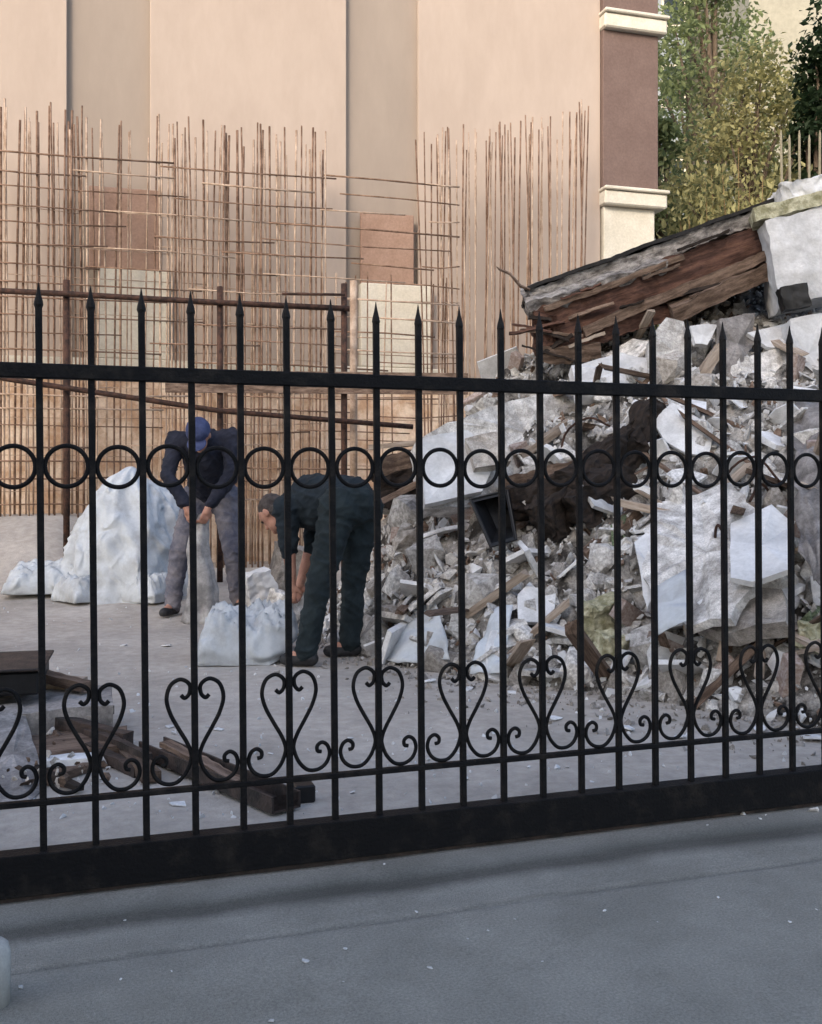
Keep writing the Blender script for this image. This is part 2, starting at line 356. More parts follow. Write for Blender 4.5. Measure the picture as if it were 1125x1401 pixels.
# unseen house added behind the camera to shade road, gate and most of yard
sh = link('added_shade_house', None, loc=(-7, -11.0, 0)); tag(sh, 'unseen house added behind the camera to shade the road', 'building')
SHH = 3.5+(7.9+11.0)*SUN_DIR.z/-SUN_DIR.y
link('wall', box_mesh('wall', -9, 9, -9, 0, -0.06, SHH-0.25), M['far_beige'], sh)
link('roof', box_mesh('roof', -9.4, 9.4, -9.4, 0.4, SHH-0.247, SHH), M['brown2'], sh)
for fl in range(3):
    for k in range(6):
        o = link('window', box_mesh('window', -0.65, 0.65, -0.05, 0.05, 0, 1.5, 0.01), M['cream'], sh, (-7.5+3*k, 0.0, 1.2+3.0*fl))
        link('pane', box_mesh('pane', -0.55, 0.55, 0.052, 0.06, 0.1, 1.4), M['glass'], o)

# ------------------------------------------------------------------ distant houses and trees
def far_house(name, label, m, x0, x1, y0, y1, h, wins, group=None):
    e = link(name, None, loc=((x0+x1)/2, y0, 0)); tag(e, label, 'building')
    hw = (x1-x0)/2
    link('wall', box_mesh('wall', -hw, hw, 0, y1-y0, -0.2, h), m, e)
    link('roof', box_mesh('roof', -hw-0.3, hw+0.3, -0.3, y1-y0+0.3, h+0.003, h+0.3), M['far_beige'], e)
    for wx, wz, ww, wh in wins:
        f = link('window', box_mesh('window', wx-ww/2, wx+ww/2, -0.06, 0.02, wz, wz+wh), M['cream'], e)
        link('pane', box_mesh('pane', wx-ww/2+0.08, wx+ww/2-0.08, -0.075, -0.062, wz+0.08, wz+wh-0.08), M['glass'], f)
    return e
far_house('apartment_block', 'far beige plastered block behind the dark evergreen tree', M['far_beige'], 10.9, 24, 33, 42, 21,
          [(3.5, z, 1.4, 1.5) for z in (5, 8.2, 11.4, 14.6)])
far_house('apartment_block', 'far grey blue block glimpsed beyond the peach building corner', M['far_blue'], 5.5, 10.2, 38, 46, 24,
          [(x, z, 0.9, 1.6) for x in (-1.7, 0.2, 1.9) for z in (8, 11.5, 15, 18)])

def leaf_tree(name, label, base, h, cr, m, seed, nclump=26, nleaf=230, ls=0.16, conifer=False, group='trees beyond the building'):
    r = random.Random(seed); base = Vector(base)
    root = link(name, None, loc=base); tag(root, label, 'tree', group)
    bm = bmesh.new()
    tr = [Vector((math.sin(i*0.9+seed)*0.10*i/3, math.cos(i*1.3+seed)*0.10*i/3, h*0.92*i/7-0.1)) for i in range(8)]
    add_tube(bm, tr, [lerp(h*0.022, 0.03, i/7) for i in range(8)], 8)
    cl = []
    for i in range(nclump):
        t = (i+0.5)/nclump
        if conifer:
            z = h*lerp(0.12, 0.97, t); R = cr*(1-t*0.85)*r.uniform(0.55, 1.0)
        else:
            z = h*lerp(0.22, 0.95, t); R = cr*math.sin(math.pi*min(1, 0.18+t*0.78))*r.uniform(0.35, 1.0)
        a = i*2.399+r.uniform(-.4, .4)
        c = Vector((math.cos(a)*R, math.sin(a)*R, z+r.uniform(-.3, .3)))
        cl.append((c, cr*r.uniform(0.26, 0.46)))
        k = max(1, min(6, int(t*7)))
        st = tr[k-1] if k else tr[0]
        add_tube(bm, [st, st.lerp(c, 0.5)+Vector((0, 0, 0.25)), c], [0.055*h/8, 0.035*h/8, 0.012], 5)
    link('trunk', tomesh(bm, 'trunk', True), M['bark'], root)
    vs = []; fs = []
    for c, R in cl:
        for k in range(nleaf):
            d = Vector((r.gauss(0, 1), r.gauss(0, 1), r.gauss(0, 0.75))); d = d.normalized()*R*(r.random()**0.45)*r.uniform(0.8, 1.25)
            p = c+d; s = ls*r.uniform(0.6, 1.4)
            q = Euler((r.uniform(-1.1, 1.1), r.uniform(-1.1, 1.1), r.uniform(0, 6.28))).to_matrix()
            i0 = len(vs)
            for x, y, z in ((-0.5, 0, 0), (0, -0.28, 0.06), (0.5, 0, 0), (0, 0.28, 0.06)): vs.append(p+q@Vector((x*s, y*s, z*s)))
            fs.append((i0, i0+1, i0+2, i0+3))
    me = bpy.data.meshes.new('crown'); me.from_pydata(vs, [], fs); link('crown', me, M[m], root)
    return root
leaf_tree('tree', 'mid green leafy tree rising close behind the peach building corner', (6.6, 23, -0.06), 13.5, 2.3, 'leaf_green', 3, 40, 400, 0.14)
leaf_tree('tree', 'olive yellow leafy tree standing behind the dry brown stems', (6.2, 18.5, -0.06), 9.0, 1.9, 'leaf_olive', 5, 38, 420, 0.11)
leaf_tree('tree', 'low olive bushy tree growing beside the pale wooden stakes', (7.6, 19.5, -0.06), 8.0, 1.9, 'leaf_olive', 11, 34, 400, 0.11)
leaf_tree('tree', 'very dark evergreen tree in front of the beige block', (6.72, 16.6, -0.06), 8.9, 1.05, 'leaf_dark', 8, 40, 260, 0.13, True)
leaf_tree('tree', 'green rounded tree half hidden behind the evergreen tree', (11.0, 24, -0.06), 9.0, 2.6, 'leaf_green', 15, 26, 220, 0.2)
leaf_tree('tree', 'slender dark green tree squeezed against the side wall', (4.9, 20.5, -0.06), 8.8, 1.2, 'leaf_green', 21, 24, 240, 0.16)
# dry upright stems
root = link('dry_shrub', None, loc=(4.7, 15.9, -0.06)); tag(root, 'clump of dry brown upright stems beside the building corner', 'shrub')
bm = bmesh.new(); r = random.Random(4)
for i in range(80):
    x, y = r.uniform(-0.55, 1.05), r.uniform(-0.5, 0.6); h = r.uniform(3.6, 6.4)*(1-0.25*abs(x-0.2))
    add_tube(bm, [(x, y, 0), (x+r.uniform(-.1, .1), y, h*0.5), (x+r.uniform(-.3, .3), y+r.uniform(-.2, .2), h)], [0.016, 0.012, 0.004], 4)
tag(link('stems', tomesh(bm, 'stems'), M['dry'], root), None, None, kind='stuff')
vs = []; fs = []
for i in range(4200):
    z = r.uniform(0.8, 6.0); p = Vector((r.gauss(0.2, 0.62), r.gauss(0, 0.5), z)); s = r.uniform(0.06, 0.14)
    q = Euler((r.uniform(-1.4, 1.4), r.uniform(-.5, .5), r.uniform(0, 6.28))).to_matrix(); i0 = len(vs)
    for x, y in ((-.25, 0), (0, -.5), (.25, 0), (0, .7)): vs.append(p+q@Vector((x*s, 0.02*y, y*s)))
    fs.append((i0, i0+1, i0+2, i0+3))
me = bpy.data.meshes.new('leaves'); me.from_pydata(vs, [], fs)
tag(link('foliage', me, M['leaf_olive'], root), None, None, kind='stuff')
# pale stakes behind the heap
for i, px in enumerate((1072, 1082, 1094, 1106, 1119)):
    p = W(px, 300, 13.0); h = W(px, 178+6*(i % 2), 13.0).z+0.06
    bm = bmesh.new(); add_tube(bm, [(0, 0, 0), (0.01, 0, h*0.6), (0.015*(i-2), 0, h-0.06), (0.015*(i-2), 0, h)], [0.02, 0.018, 0.016, 0.005], 6)
    tag(link('stake', tomesh(bm, 'stake'), M['stake'], loc=(p.x, p.y, -0.06)), 'pale slender wooden stake standing upright behind the rubble heap', 'stake', 'stakes behind the rubble')

# ------------------------------------------------------------------ rebar
def bar_mesh(h, r, seed, lean=0.0):
    bm = bmesh.new(); rr = random.Random(seed); k = 6
    dx, dy = rr.uniform(-.07, .07)+lean, rr.uniform(-.04, .04); bow = rr.uniform(-.015, .015)
    add_tube(bm, [(dx*(i/k)**1.6+bow*math.sin(math.pi*i/k), dy*(i/k)**1.6, h*i/k) for i in range(k+1)], r, 6)
    return tomesh(bm, 'bar', True)
def mat_thing(label, dist, px0, px1, step, ztop, hz, px_h, vm, hm, seed, hr=0.009):
    """One standing rebar mat parallel to the facade, dist metres in front of it."""
    o = F0-FN*dist
    def a_of(px): k = (px-CX)/F; return (k*o.y-o.x)/(FD.x-k*FD.y)
    root = link('rebar_mat', None, loc=o, rot=(0, 0, FA)); tag(root, label, 'rebar mat', 'rebar mats before the building')
    r = random.Random(seed); a = a_of(px0)
    vars_ = [bar_mesh(1.0, 1.0, s) for s in range(0)]
    while a < a_of(px1):
        p = o+FD*a; qx = CX+F*p.x/p.y
        if (134 < qx < 230 or 488 < qx < 584) and r.random() < 0.5: a += step; continue
        zb = yard_h(p.x, p.y)-0.05
        h = ztop+r.uniform(-.10, .07)-zb
        link('upright_bar', bar_mesh(h, r.uniform(0.008, 0.0135), r.random()), M[vm if r.random() < 0.7 else ('rebar_l' if vm == 'rebar_d' else 'rebar_d')], root, (a, r.uniform(-.01, .01), zb))
        a += step*r.uniform(0.55, 1.45)
    for z in hz:
        x0, x1 = px_h; a0, a1 = a_of(x0), a_of(x1)
        segs = []
        while a0 < a1-0.3:
            L = r.uniform(1.0, 2.6); segs.append((a0, min(a1, a0+L))); a0 += L+(0.3 if r.random() < 0.35 else -0.15)
        for s0, s1 in segs:
            bm = bmesh.new(); zz = z+r.uniform(-.045, .045)
            add_tube(bm, [(0, 0, 0), ((s1-s0)/2, r.uniform(-.01, .01), r.uniform(-.02, .01)), (s1-s0, 0, r.uniform(-.03, .03))], r.uniform(hr*0.8, hr*1.25), 6)
            link('cross_bar', tomesh(bm, 'cross_bar', True), M[hm if r.random() < 0.75 else 'rebar_l'], root, (s0, -0.022, zz))
    return root
mat_thing('tall mat of rusty reinforcing bars tied with many cross bars', 1.0, -40, 452, 0.078, 5.2, [0.9+0.2*i for i in range(20)], (-40, 628), 'rebar_d', 'rebar_d', 2)
mat_thing('paler dusty reinforcing mat standing between rusty mat and peach wall', 0.62, -40, 446, 0.085, 5.15, [1.0+0.4*i for i in range(9)], (-40, 440), 'rebar_l', 'rebar_l', 3, 0.005)
mat_thing('short reinforcing mat between tall rusty mat and free standing bars', 0.9, 456, 625, 0.11, 3.6, [1.1+0.25*i for i in range(10)], (456, 628), 'rebar_d', 'rebar_d', 5, 0.006)
# free upright starter bars on the right
o = F0-FN*0.85; root = link('starter_bars', None, loc=o, rot=(0, 0, FA)); tag(root, 'row of free upright starter bars without cross bars', 'rebar')
r = random.Random(12); px = 580.0
while px < 806:
    k = (px-CX)/F; a = (k*o.y-o.x)/(FD.x-k*FD.y); p = o+FD*a
    top = CH-(lerp(196, 160, (px-580)/225)+r.uniform(-8, 45)*(r.random())-HY)/F*p.y
    if px > 795: top = CH-(150-HY)/F*p.y
    link('upright_bar', bar_mesh(top+0.05, r.uniform(0.008, 0.011), r.random(), r.uniform(-.08, .10)), M['rebar_d' if r.random() < 0.6 else 'rebar_l'], root, (a, r.uniform(-.15, .15), -0.05+0.1))
    px += r.uniform(2.2, 6.4)

# ------------------------------------------------------------------ rusty guard frame
o = Vector((0, 0, 0)); gf = link('guard_frame', None, loc=(-3.0, 9.9, 0)); tag(gf, 'rusty pipe guard frame of posts and rails behind the gate', 'guard frame')
def gpipe(name, pts, r, m='rust', n=8):
    bm = bmesh.new(); c = Vector((-3.0, 9.9, 0)); add_tube(bm, [Vector(p)-c for p in pts], r, n); return link(name, tomesh(bm, name, True), M[m], gf)
for px, Z, yt, rr in ((-120, 9.5, 375, 0.032), (91, 9.8, 383, 0.032), (301, 10.1, 392, 0.030), (471, 10.4, 388, 0.032)):
    t = W(px, yt, Z); gpipe('post', [(t.x, t.y, yard_h(t.x, t.y)-0.1), (t.x, t.y, 1.5), tuple(t)], rr)
gpipe('top_rail', [W(-120, 392, 9.45), W(91, 402, 9.75), W(301, 414, 10.05), W(478, 422, 10.35)], 0.028)
gpipe('upper_rail', [W(386, 402, 10.2), W(472, 403, 10.33)], 0.014)
gpipe('low_rail', [W(-60, 507, 9.5), W(20, 520, 9.62), W(300, 562, 10.0), W(565, 584, 10.45)], 0.026)
bm = bmesh.new(); A = W(226, 520, 9.95)-Vector((-3, 9.9, 0)); B = W(640, 524, 10.6)-Vector((-3, 9.9, 0))
d = (B-A); Mx = Matrix.Translation(A) @ d.to_track_quat('X', 'Z').to_matrix().to_4x4(); add_box(bm, 0, d.length, -0.02, 0.02, -0.12, 0.10, Mx)
link('waling_board', tomesh(bm, 'waling_board'), M['wood'], gf)
# galvanised light post just right of it
t = W(484, 400, 10.9); bm = bmesh.new(); add_tube(bm, [(0, 0, -0.1), (0, 0, t.z)], 0.04, 10)
tag(link('scaffold_tube', tomesh(bm, 'scaffold_tube', True), M['rebar_l'], loc=(t.x, t.y, yard_h(t.x, t.y))), 'single pale upright scaffold tube beside the guard frame', 'tube')

# ------------------------------------------------------------------ gate
gate = link('sliding_gate', None, loc=G0, rot=(0, 0, GA)); tag(gate, 'black wrought iron sliding gate with spear tips, rings and heart scrolls', 'gate')
SP = 0.1326; U0 = 0.107; I0, I1 = -12, 36; SH = -0.0085
def gs(u, z): return u+SH*(z-0.12)
def bar_me():
    bm = bmesh.new(); h = 0.009
    vs = add_box(bm, -h, h, -h, h, 0.118, 1.572)
    for v in vs: v.co.x = gs(v.co.x, v.co.z)
    bmesh.ops.bevel(bm, geom=[e for e in bm.edges if abs((e.verts[0].co-e.verts[1].co).z) > 1], offset=0.0025, segments=1, affect='EDGES')
    return tomesh(bm, 'bar')
def tip_me():
    bm = bmesh.new(); n = 8; rings = []
    for z, rr in ((1.560, 0.0085), (1.571, 0.0125), (1.582, 0.0108), (1.604, 0.0052), (1.630, 0.0010)):
        rings.append([bm.verts.new((gs(0, z)+rr*math.cos(math.pi/4+k*math.pi/4), rr*math.sin(math.pi/4+k*math.pi/4), z)) for k in range(n)])
    for A, B in zip(rings, rings[1:]):
        for k in range(n): bm.faces.new((A[k], A[(k+1) % n], B[(k+1) % n], B[k]))
    bm.faces.new(rings[0][::-1]); bm.faces.new(rings[-1]); return tomesh(bm, 'spear_tip')
def ring_me():
    bm = bmesh.new(); z0 = 1.1425
    add_tube(bm, [(gs(0.0545*math.cos(2*math.pi*k/36), z0), 0, z0+0.0545*math.sin(2*math.pi*k/36)) for k in range(36)], 0.0062, 8, True)
    return tomesh(bm, 'ring', True)
SC = [(37,177),(27,185),(15,174),(13,152),(26,138),(44,135),(66,150),(76,185),(66,225),(45,265),(22,305),(11,335),(13,357),(26,386),(50,409),(80,411),(104,396),(115,370),(109,346),(93,336),(79,345),(80,359),(91,362)]
def scroll_me(sg):
    bm = bmesh.new(); P = [(gs(sg*x*0.00101, 0.256+(425-y)*0.00103), 0, 0.256+(425-y)*0.00103) for x, y in SC]
    add_tube(bm, catmull(P, 5), 0.0058, 8); return tomesh(bm, 'scroll', True)
bme, tme, rme, sme = bar_me(), tip_me(), ring_me(), {1: scroll_me(1), -1: scroll_me(-1)}
for i in range(I0, I1+1):
    b = link('upright_bar', bme, M['iron'], gate, (U0+i*SP, 0, 0), (rnd.uniform(-.0015, .0015), rnd.uniform(-.0016, .0016), 0)); link('spear_tip', tme, M['iron'], b)
    if i < I1: link('ring', rme, M['iron'], gate, (U0+(i+0.5)*SP, rnd.uniform(-.002, .002), rnd.uniform(-.003, .003)), (0, 0, rnd.uniform(-.05, .05)))
    if i % 2:
        for sg in (1, -1): link('scroll', sme[sg], M['iron'], gate, (U0+i*SP, rnd.uniform(-.002, .002), rnd.uniform(-.003, .003)), (rnd.uniform(-.004, .004), rnd.uniform(-.006, .006), rnd.uniform(-.02, .02)))
ua, ub = U0+I0*SP-0.05, U0+I1*SP+0.05
def rail(name, z, hz, hy, bev=0.003):
    return link(name, box_mesh(name, gs(ua, z), gs(ub, z), -hy, hy, z-hz, z+hz, bev), M['iron'], gate)
rail('top_rail', 1.395, 0.020, 0.016); rail('scroll_rail', 0.252, 0.0075, 0.011, 0.002); rail('bottom_beam', 0.071, 0.055, 0.030, 0.002)
for u in (ua, ub):
    link('end_post', box_mesh('end_post', u-0.025, u+0.025, -0.024, 0.024, 0.128, 1.56, 0.004), M['iron'], gate)
tr = link('gate_track', box_mesh('gate_track', ua-2, ub+2, -0.012, 0.012, -0.03, 0.0155, 0.003), M['steel'], loc=G0, rot=(0, 0, GA)); struct(tr)
# guide post at the left edge
bm = bmesh.new(); add_tube(bm, [(0, 0, -0.01), (0, 0, 0.105), (0, 0, 0.122), (0, 0, 0.132), (0, 0, 0.136)], [0.044, 0.044, 0.040, 0.028, 0.004], 20)
tag(link('guide_post', tomesh(bm, 'guide_post', True), M['post'], loc=(-0.892, 2.16, 0)), 'short pale stop post with rounded top on the asphalt', 'post')

# ------------------------------------------------------------------ rubble heap
TOE = [(-0.9, 7.4), (-0.4, 6.75), (-0.1, 6.15), (0.4, 5.65), (0.92, 5.35), (1.5, 4.85), (2.0, 4.45), (3, 4.1), (6, 4.0)]
RIDGE = [(-0.9, 0.02), (-0.55, 0.25), (-0.2, 0.75), (0, 1.05), (0.5, 1.62), (1, 2.02), (1.7, 2.3), (3, 2.6), (5, 2.4), (6, 0.5)]
def heap_base(X, Y):
    t0 = pw(X, TOE); R = pw(X, RIDGE); t = (Y-t0)/(8.1-t0)
    if t <= 0: return -0.1+max(-0.4, (Y-t0)*0.4)
    if t <= 1: return R*(0.88*t+0.12*math.sin(t*math.pi/2)) 
    return R*max(0, 1-((Y-8.1)/2.4)**1.6)
def heap_h(X, Y):
    z = heap_base(X, Y)
    if z > 0:
        e = sst(z/0.5)
        z += e*(0.20*fbm((X, Y, 7), 1.5)+0.09*fbm((X, Y, 1), 5.0)+0.035*noise.noise((X*14, Y*14, 0)))
    return z
hx = rng(-1.1, 6, 0.045); hy = rng(3.9, 10.6, 0.045)
me = grid_mesh('rubble_heap', hx, hy, lambda X, Y: max(heap_h(X, Y), -0.1), False)
heap = link('rubble_heap', me, M['heap']); tag(heap, 'dusty mass of fine broken rubble forming the collapsed heap', 'rubble', kind='stuff')
def hit(x, y, Zs=3.6):
    Z = Zs
    while Z < 10.4:
        p = W(x, y, Z)
        if p.z <= max(heap_h(p.x, p.y), yard_h(p.x, p.y)): return p
        Z += 0.03
    return W(x, y, 8.2)

# shared chunk meshes
def lump(seed, n=16, fl=0.7):
    r = random.Random(seed); P = []
    for i in range(n):
        d = Vector((r.gauss(0, 1), r.gauss(0, 1), r.gauss(0, 1))).normalized()*r.uniform(0.75, 1.1)
        m_ = max(abs(d.x), abs(d.y), abs(d.z)); d = d.lerp(d/m_, 0.55)
        P.append(Vector((d.x*0.5, d.y*0.42, d.z*0.5*fl)))
    return hull(P, 'lump')
def shard(seed, th=0.10):
    r = random.Random(seed); n = r.randint(4, 7); P = []
    for i in range(n):
        a = 2*math.pi*(i+r.uniform(-.3, .3))/n; R = r.uniform(0.34, 0.6)
        for z in (-th/2, th/2): P.append(Vector((R*math.cos(a)+r.uniform(-.03, .03), R*0.8*math.sin(a), z+r.uniform(-.01, .01))))
    return hull(P, 'shard')
def splinter(seed):
    r = random.Random(seed); bm = bmesh.new(); wd, th = r.uniform(0.035, 0.085), r.uniform(0.014, 0.045)
    v = add_box(bm, -0.5, 0.5, -wd, wd, -th, th)
    for q in v: q.co += Vector((r.uniform(-.06, .06), r.uniform(-.012, .012), r.uniform(-.006, .006)))
    return tomesh(bm, 'splinter')
def brickm(seed):
    r = random.Random(seed); P = [Vector((sx*0.5, sy*0.24, sz*0.15)) for sx in (-1, 1) for sy in (-1, 1) for sz in (-1, 1)]
    cut = r.uniform(0.1, 0.5); P = [p+Vector((r.uniform(-.05, .05) if p.x < 0 else -cut*r.random(), r.uniform(-.03, .03), r.uniform(-.02, .02))) for p in P]
    return hull(P, 'brick')
LUMPS = {m: [lump(i+10*k) for i in range(9)] for k, m in enumerate(('conc', 'conc_d'))}
SHARDS = {m: [shard(50+i+10*k, 0.05+0.015*(i % 5)) for i in range(8)] for k, m in enumerate(('conc', 'plaster'))}
SPL = {m: [splinter(90+i+10*k) for i in range(6)] for k, m in enumerate(('wood', 'wood_pale'))}
BR = [brickm(130+i) for i in range(6)]
def rot3(r): return (r.uniform(0, 6.28), r.uniform(0, 6.28), r.uniform(0, 6.28))
LANDM = [(672, 710, 'by the black tub'), (600, 640, 'by the smooth bluish white slab'), (760, 570, 'on the big leaning concrete slab'), (570, 870, 'by the torn white sack at the left foot'),
         (676, 885, 'by the torn white sack at the middle foot'), (780, 650, 'along the dark buried beams'), (822, 860, 'around the yellowish foam lumps'), (845, 730, 'among the greenish scraps'),
         (940, 740, 'beside the large grey white panel'), (918, 825, 'below the pale blue plastic sheet'), (1040, 745, 'around the bright white board'), (1100, 650, 'beside the torn canvas strip'),
         (915, 490, 'around the rounded concrete stump'), (1050, 500, 'under the white wall block'), (800, 480, 'under the left end of fallen roof slab'), (530, 750, 'right beside the bent worker'),
         (1000, 620, 'between canvas strip and buried beams'), (990, 900, 'by the thin batten at right foot'), (740, 800, 'between black tub and foam lumps'), (910, 600, 'below the rounded concrete stump'), (740, 900, 'between middle sack and foam lumps'), (1090, 930, 'under the yellow green foam scrap')]
def near(p):
    x, y = CX+F*p.x/p.y, HY-F*(p.z-CH)/p.y
    return min(LANDM, key=lambda q: (q[0]-x)**2+(q[1]-y)**2)[2]
def place(name, me, m, p, s, rot, label, cat, group):
    o = link(name, me, M[m], loc=p, rot=rot); o.scale = (s, s, s) if isinstance(s, (int, float)) else s
    return tag(o, label, cat, group)
r = random.Random(31)
def heap_pt():
    while True:
        x, y = r.uniform(500, 1150), r.uniform(470, 985)
        p = hit(x, y)
        h = heap_h(p.x, p.y)
        if h > 0.03 and abs(h-p.z) < 0.25: p.z = h; return p
kinds = [('concrete_chunk', 'conc', 95), ('concrete_chunk', 'conc_d', 45), ('concrete_shard', 'conc', 40), ('plaster_fragment', 'plaster', 80), ('broken_brick', 'brick', 18), ('timber_splinter', 'wood', 20), ('pale_lath', 'wood_pale', 18)]
LAB = {'concrete_chunk': ('concrete lump', 'concrete chunk', 'concrete lumps in the heap', 0.14, 0.24),
       'concrete_shard': ('flat concrete shard', 'concrete shard', 'flat shards in the heap', 0.22, 0.33),
       'plaster_fragment': ('flat whitish plaster fragment', 'plaster fragment', 'plaster fragments in the heap', 0.15, 0.23),
       'broken_brick': ('dusty reddish broken brick', 'brick', 'bricks in the heap', 0.0, 9),
       'timber_splinter': ('dark wood splinter', 'timber', 'dark splinters in the heap', 0.5, 0.72),
       'pale_lath': ('thin pale lath', 'lath', 'pale laths in the heap', 0.5, 0.72)}
def lab(name, p, s):
    L, c, gname, a, b = LAB[name]
    w_ = ('short', 'medium', 'long') if c in ('timber', 'lath') else ('small', 'medium', 'large')
    sz = '' if b == 9 else (w_[0] if s < a else w_[1] if s < b else w_[2])+' '
    return sz+L+' '+near(p), c, gname
for name, m, n in kinds:
    for i in range(n):
        p = heap_pt()
        if name == 'concrete_chunk': sz = min(0.5, 0.10+abs(r.gauss(0, 0.11))); place(name, r.choice(LUMPS[m]), m, p, sz, rot3(r), *lab(name, p, sz))
        elif name == 'concrete_shard': sz = r.uniform(0.16, 0.42); place(name, r.choice(SHARDS['conc']), m, p+Vector((0, 0, .03)), sz, (r.uniform(-.9, .9), r.uniform(-.9, .9), r.uniform(0, 6)), *lab(name, p, sz))
        elif name == 'plaster_fragment': sz = 0.10+0.38*r.random()**1.6; place(name, r.choice(SHARDS['plaster']), m, p+Vector((0, -.02, .03)), sz, (r.uniform(-.3, 1.2), r.uniform(-.7, .7), r.uniform(0, 6)), *lab(name, p, sz))
        elif name == 'broken_brick': sz = r.uniform(0.17, 0.24); place(name, r.choice(BR), m, p+Vector((0, -.02, .03)), sz, rot3(r), *lab(name, p, sz))
        else: sz = r.uniform(0.3, 0.95); place(name, r.choice(SPL[m]), m, p+Vector((0, -.03, .05)), (sz, r.uniform(0.3, 0.6), r.uniform(0.3, 0.6)), (r.uniform(-.3, .3), r.uniform(-.8, .8), r.uniform(0, 6)), *lab(name, p, sz))
# fine debris: far too many to count
def debris(name, label, m, n, ptf, s0, s1, seed):
    rr = random.Random(seed); protos = []
    for k in range(7):
        me = lump(300+k+seed, 9, rr.uniform(0.3, 0.9)) if k < 4 else shard(330+k+seed, 0.12)
        protos.append(([v.co.copy() for v in me.vertices], [tuple(p.vertices) for p in me.polygons])); bpy.data.meshes.remove(me)
    vs = []; fs = []
    for i in range(n):
        p = ptf(rr); V, Fc = protos[rr.randrange(7)]; s = s0+(s1-s0)*rr.random()**2.2
        q = Euler(rot3(rr)).to_matrix()*s; i0 = len(vs)
        vs += [p+q@v for v in V]; fs += [tuple(i0+j for j in f) for f in Fc]
    me = bpy.data.meshes.new(name); me.from_pydata(vs, [], fs)
    return tag(link(name, me, M[m]), label, 'debris', kind='stuff')
def on_heap(rr):
    while True:
        X, Y = rr.uniform(-0.8, 4.2), rr.uniform(4.2, 8.6); h = heap_h(X, Y)
        if h > 0.0: return Vector((X, Y, h+0.01))
def round_heap(rr):
    while True:
        X = rr.uniform(-1.2, 3.4); Y = pw(X, TOE)-abs(rr.gauss(0, 0.42))+0.15
        if heap_h(X, Y) < 0.1: return Vector((X, Y, max(0, heap_h(X, Y))+yard_h(X, Y)+0.004))
debris('grey_debris', 'countless small grey concrete crumbs covering the rubble heap', 'conc', 7500, on_heap, 0.02, 0.13, 1)
debris('pale_debris', 'countless small whitish plaster crumbs covering the rubble heap', 'plaster', 2600, on_heap, 0.02, 0.12, 2)
debris('brown_debris', 'countless small brown wood and earth bits in the rubble heap', 'wood', 1100, on_heap, 0.03, 0.12, 3)
debris('scattered_grit', 'fine grey grit scattered along the foot of the rubble heap', 'conc_d', 1500, round_heap, 0.008, 0.06, 4)

# larger single pieces of the collapse -------------------------------------------------
def panel(name, label, cat, m, pts, thick, amp=0.012, seed=0):
    """pts: (px, py, dz) corners; depth from the heap at each corner, brought dz metres nearer."""
    P = []
    for x, y, d in pts:
        Z = hit(x, y).y-d; P.append(W(x, y, Z))
    me, c = panel_mesh(name, P, thick, amp, seed)
    return tag(link(name, me, M[m], loc=c), label, cat)
def panelZ(name, label, cat, m, pts, thick, amp=0.012, seed=0):
    me, c = panel_mesh(name, [W(*p) for p in pts], thick, amp, seed)
    return tag(link(name, me, M[m], loc=c), label, cat)
def sheet(name, label, cat, m, pts, amp=0.04, seed=0, n=14):
    P = [W(x, y, hit(x, y).y-d) for x, y, d in pts]
    me, c = cloth_mesh(name, P, 0.006, amp, seed, n); return tag(link(name, me, M[m], loc=c), label, cat)

# fallen roof slab
rs = link('fallen_roof_slab', None); tag(rs, 'tilted fallen roof slab with torn brown timber edge atop the heap', 'roof slab')
A = W(718, 396, 7.7); ang = math.atan2(W(1060, 281, 7.7).z-A.z, W(1060, 281, 7.7).x-A.x)
rs.location = A; rs.rotation_euler = (math.radians(5), -ang, math.radians(-7)); rs.scale = (0.86, 1, 1)
def rpart(name, m, x0, x1, y0, y1, z0, z1, amp, seed, cuts=6, par=None, rot=(0, 0, 0)):
    me = rough_box(name, x1-x0, y1-y0, z1-z0, cuts, amp, seed, 5)
    return link(name, me, M[m], par or rs, ((x0+x1)/2, (y0+y1)/2, (z0+z1)/2), rot)
rpart('membrane', 'dark', 0.0, 2.25, -0.06, 1.5, -0.015, 0.012, 0.010, 1, 7)
rpart('screed', 'screed', 0.02, 2.3, -0.03, 1.45, -0.13, -0.018, 0.028, 2, 8)
rpart('screed_lip', 'screed', -0.03, 1.2, -0.11, 0.2, -0.17, -0.06, 0.03, 3, 7, rot=(0.5, 0.03, 0))
rpart('fascia_board', 'wood_red', 0.0, 2.15, -0.08, -0.01, -0.42, -0.14, 0.022, 4, 8)
rpart('beam', 'wood_red', 0.0, 2.1, 0.02, 0.30, -0.40, -0.15, 0.02, 5, 7)
rpart('edge_plank', 'wood', 0.10, 1.35, -0.12, -0.075, -0.205, -0.165, 0.012, 6, 6, rot=(0.2, -0.02, 0.01))
rpart('edge_plank', 'wood', 0.35, 2.1, -0.13, -0.07, -0.44, -0.365, 0.015, 7, 6, rot=(0.1, -0.05, 0.0))
rpart('edge_plank', 'wood', 1.1, 2.0, -0.16, -0.02, -0.56, -0.44, 0.02, 8, 6, rot=(0.3, -0.08, 0.05))
rpart('fascia_board', 'wood_red', -0.02, 1.25, -0.06, 0.02, -0.56, -0.43, 0.03, 14, 7, rot=(0.1, 0.04, 0))
rpart('torn_plank', 'wood', -0.05, 0.45, -0.10, -0.04, -0.62, -0.50, 0.03, 15, 6, rot=(0.2, 0.25, 0))
rpart('torn_plank', 'wood_red', -0.06, 0.10, -0.09, 0.04, -0.52, -0.30, 0.045, 16, 6, rot=(0.1, 0.2, 0))
rpart('soffit_board', 'wood', 0.3, 2.2, 0.05, 1.35, -0.455, -0.42, 0.02, 9, 7)
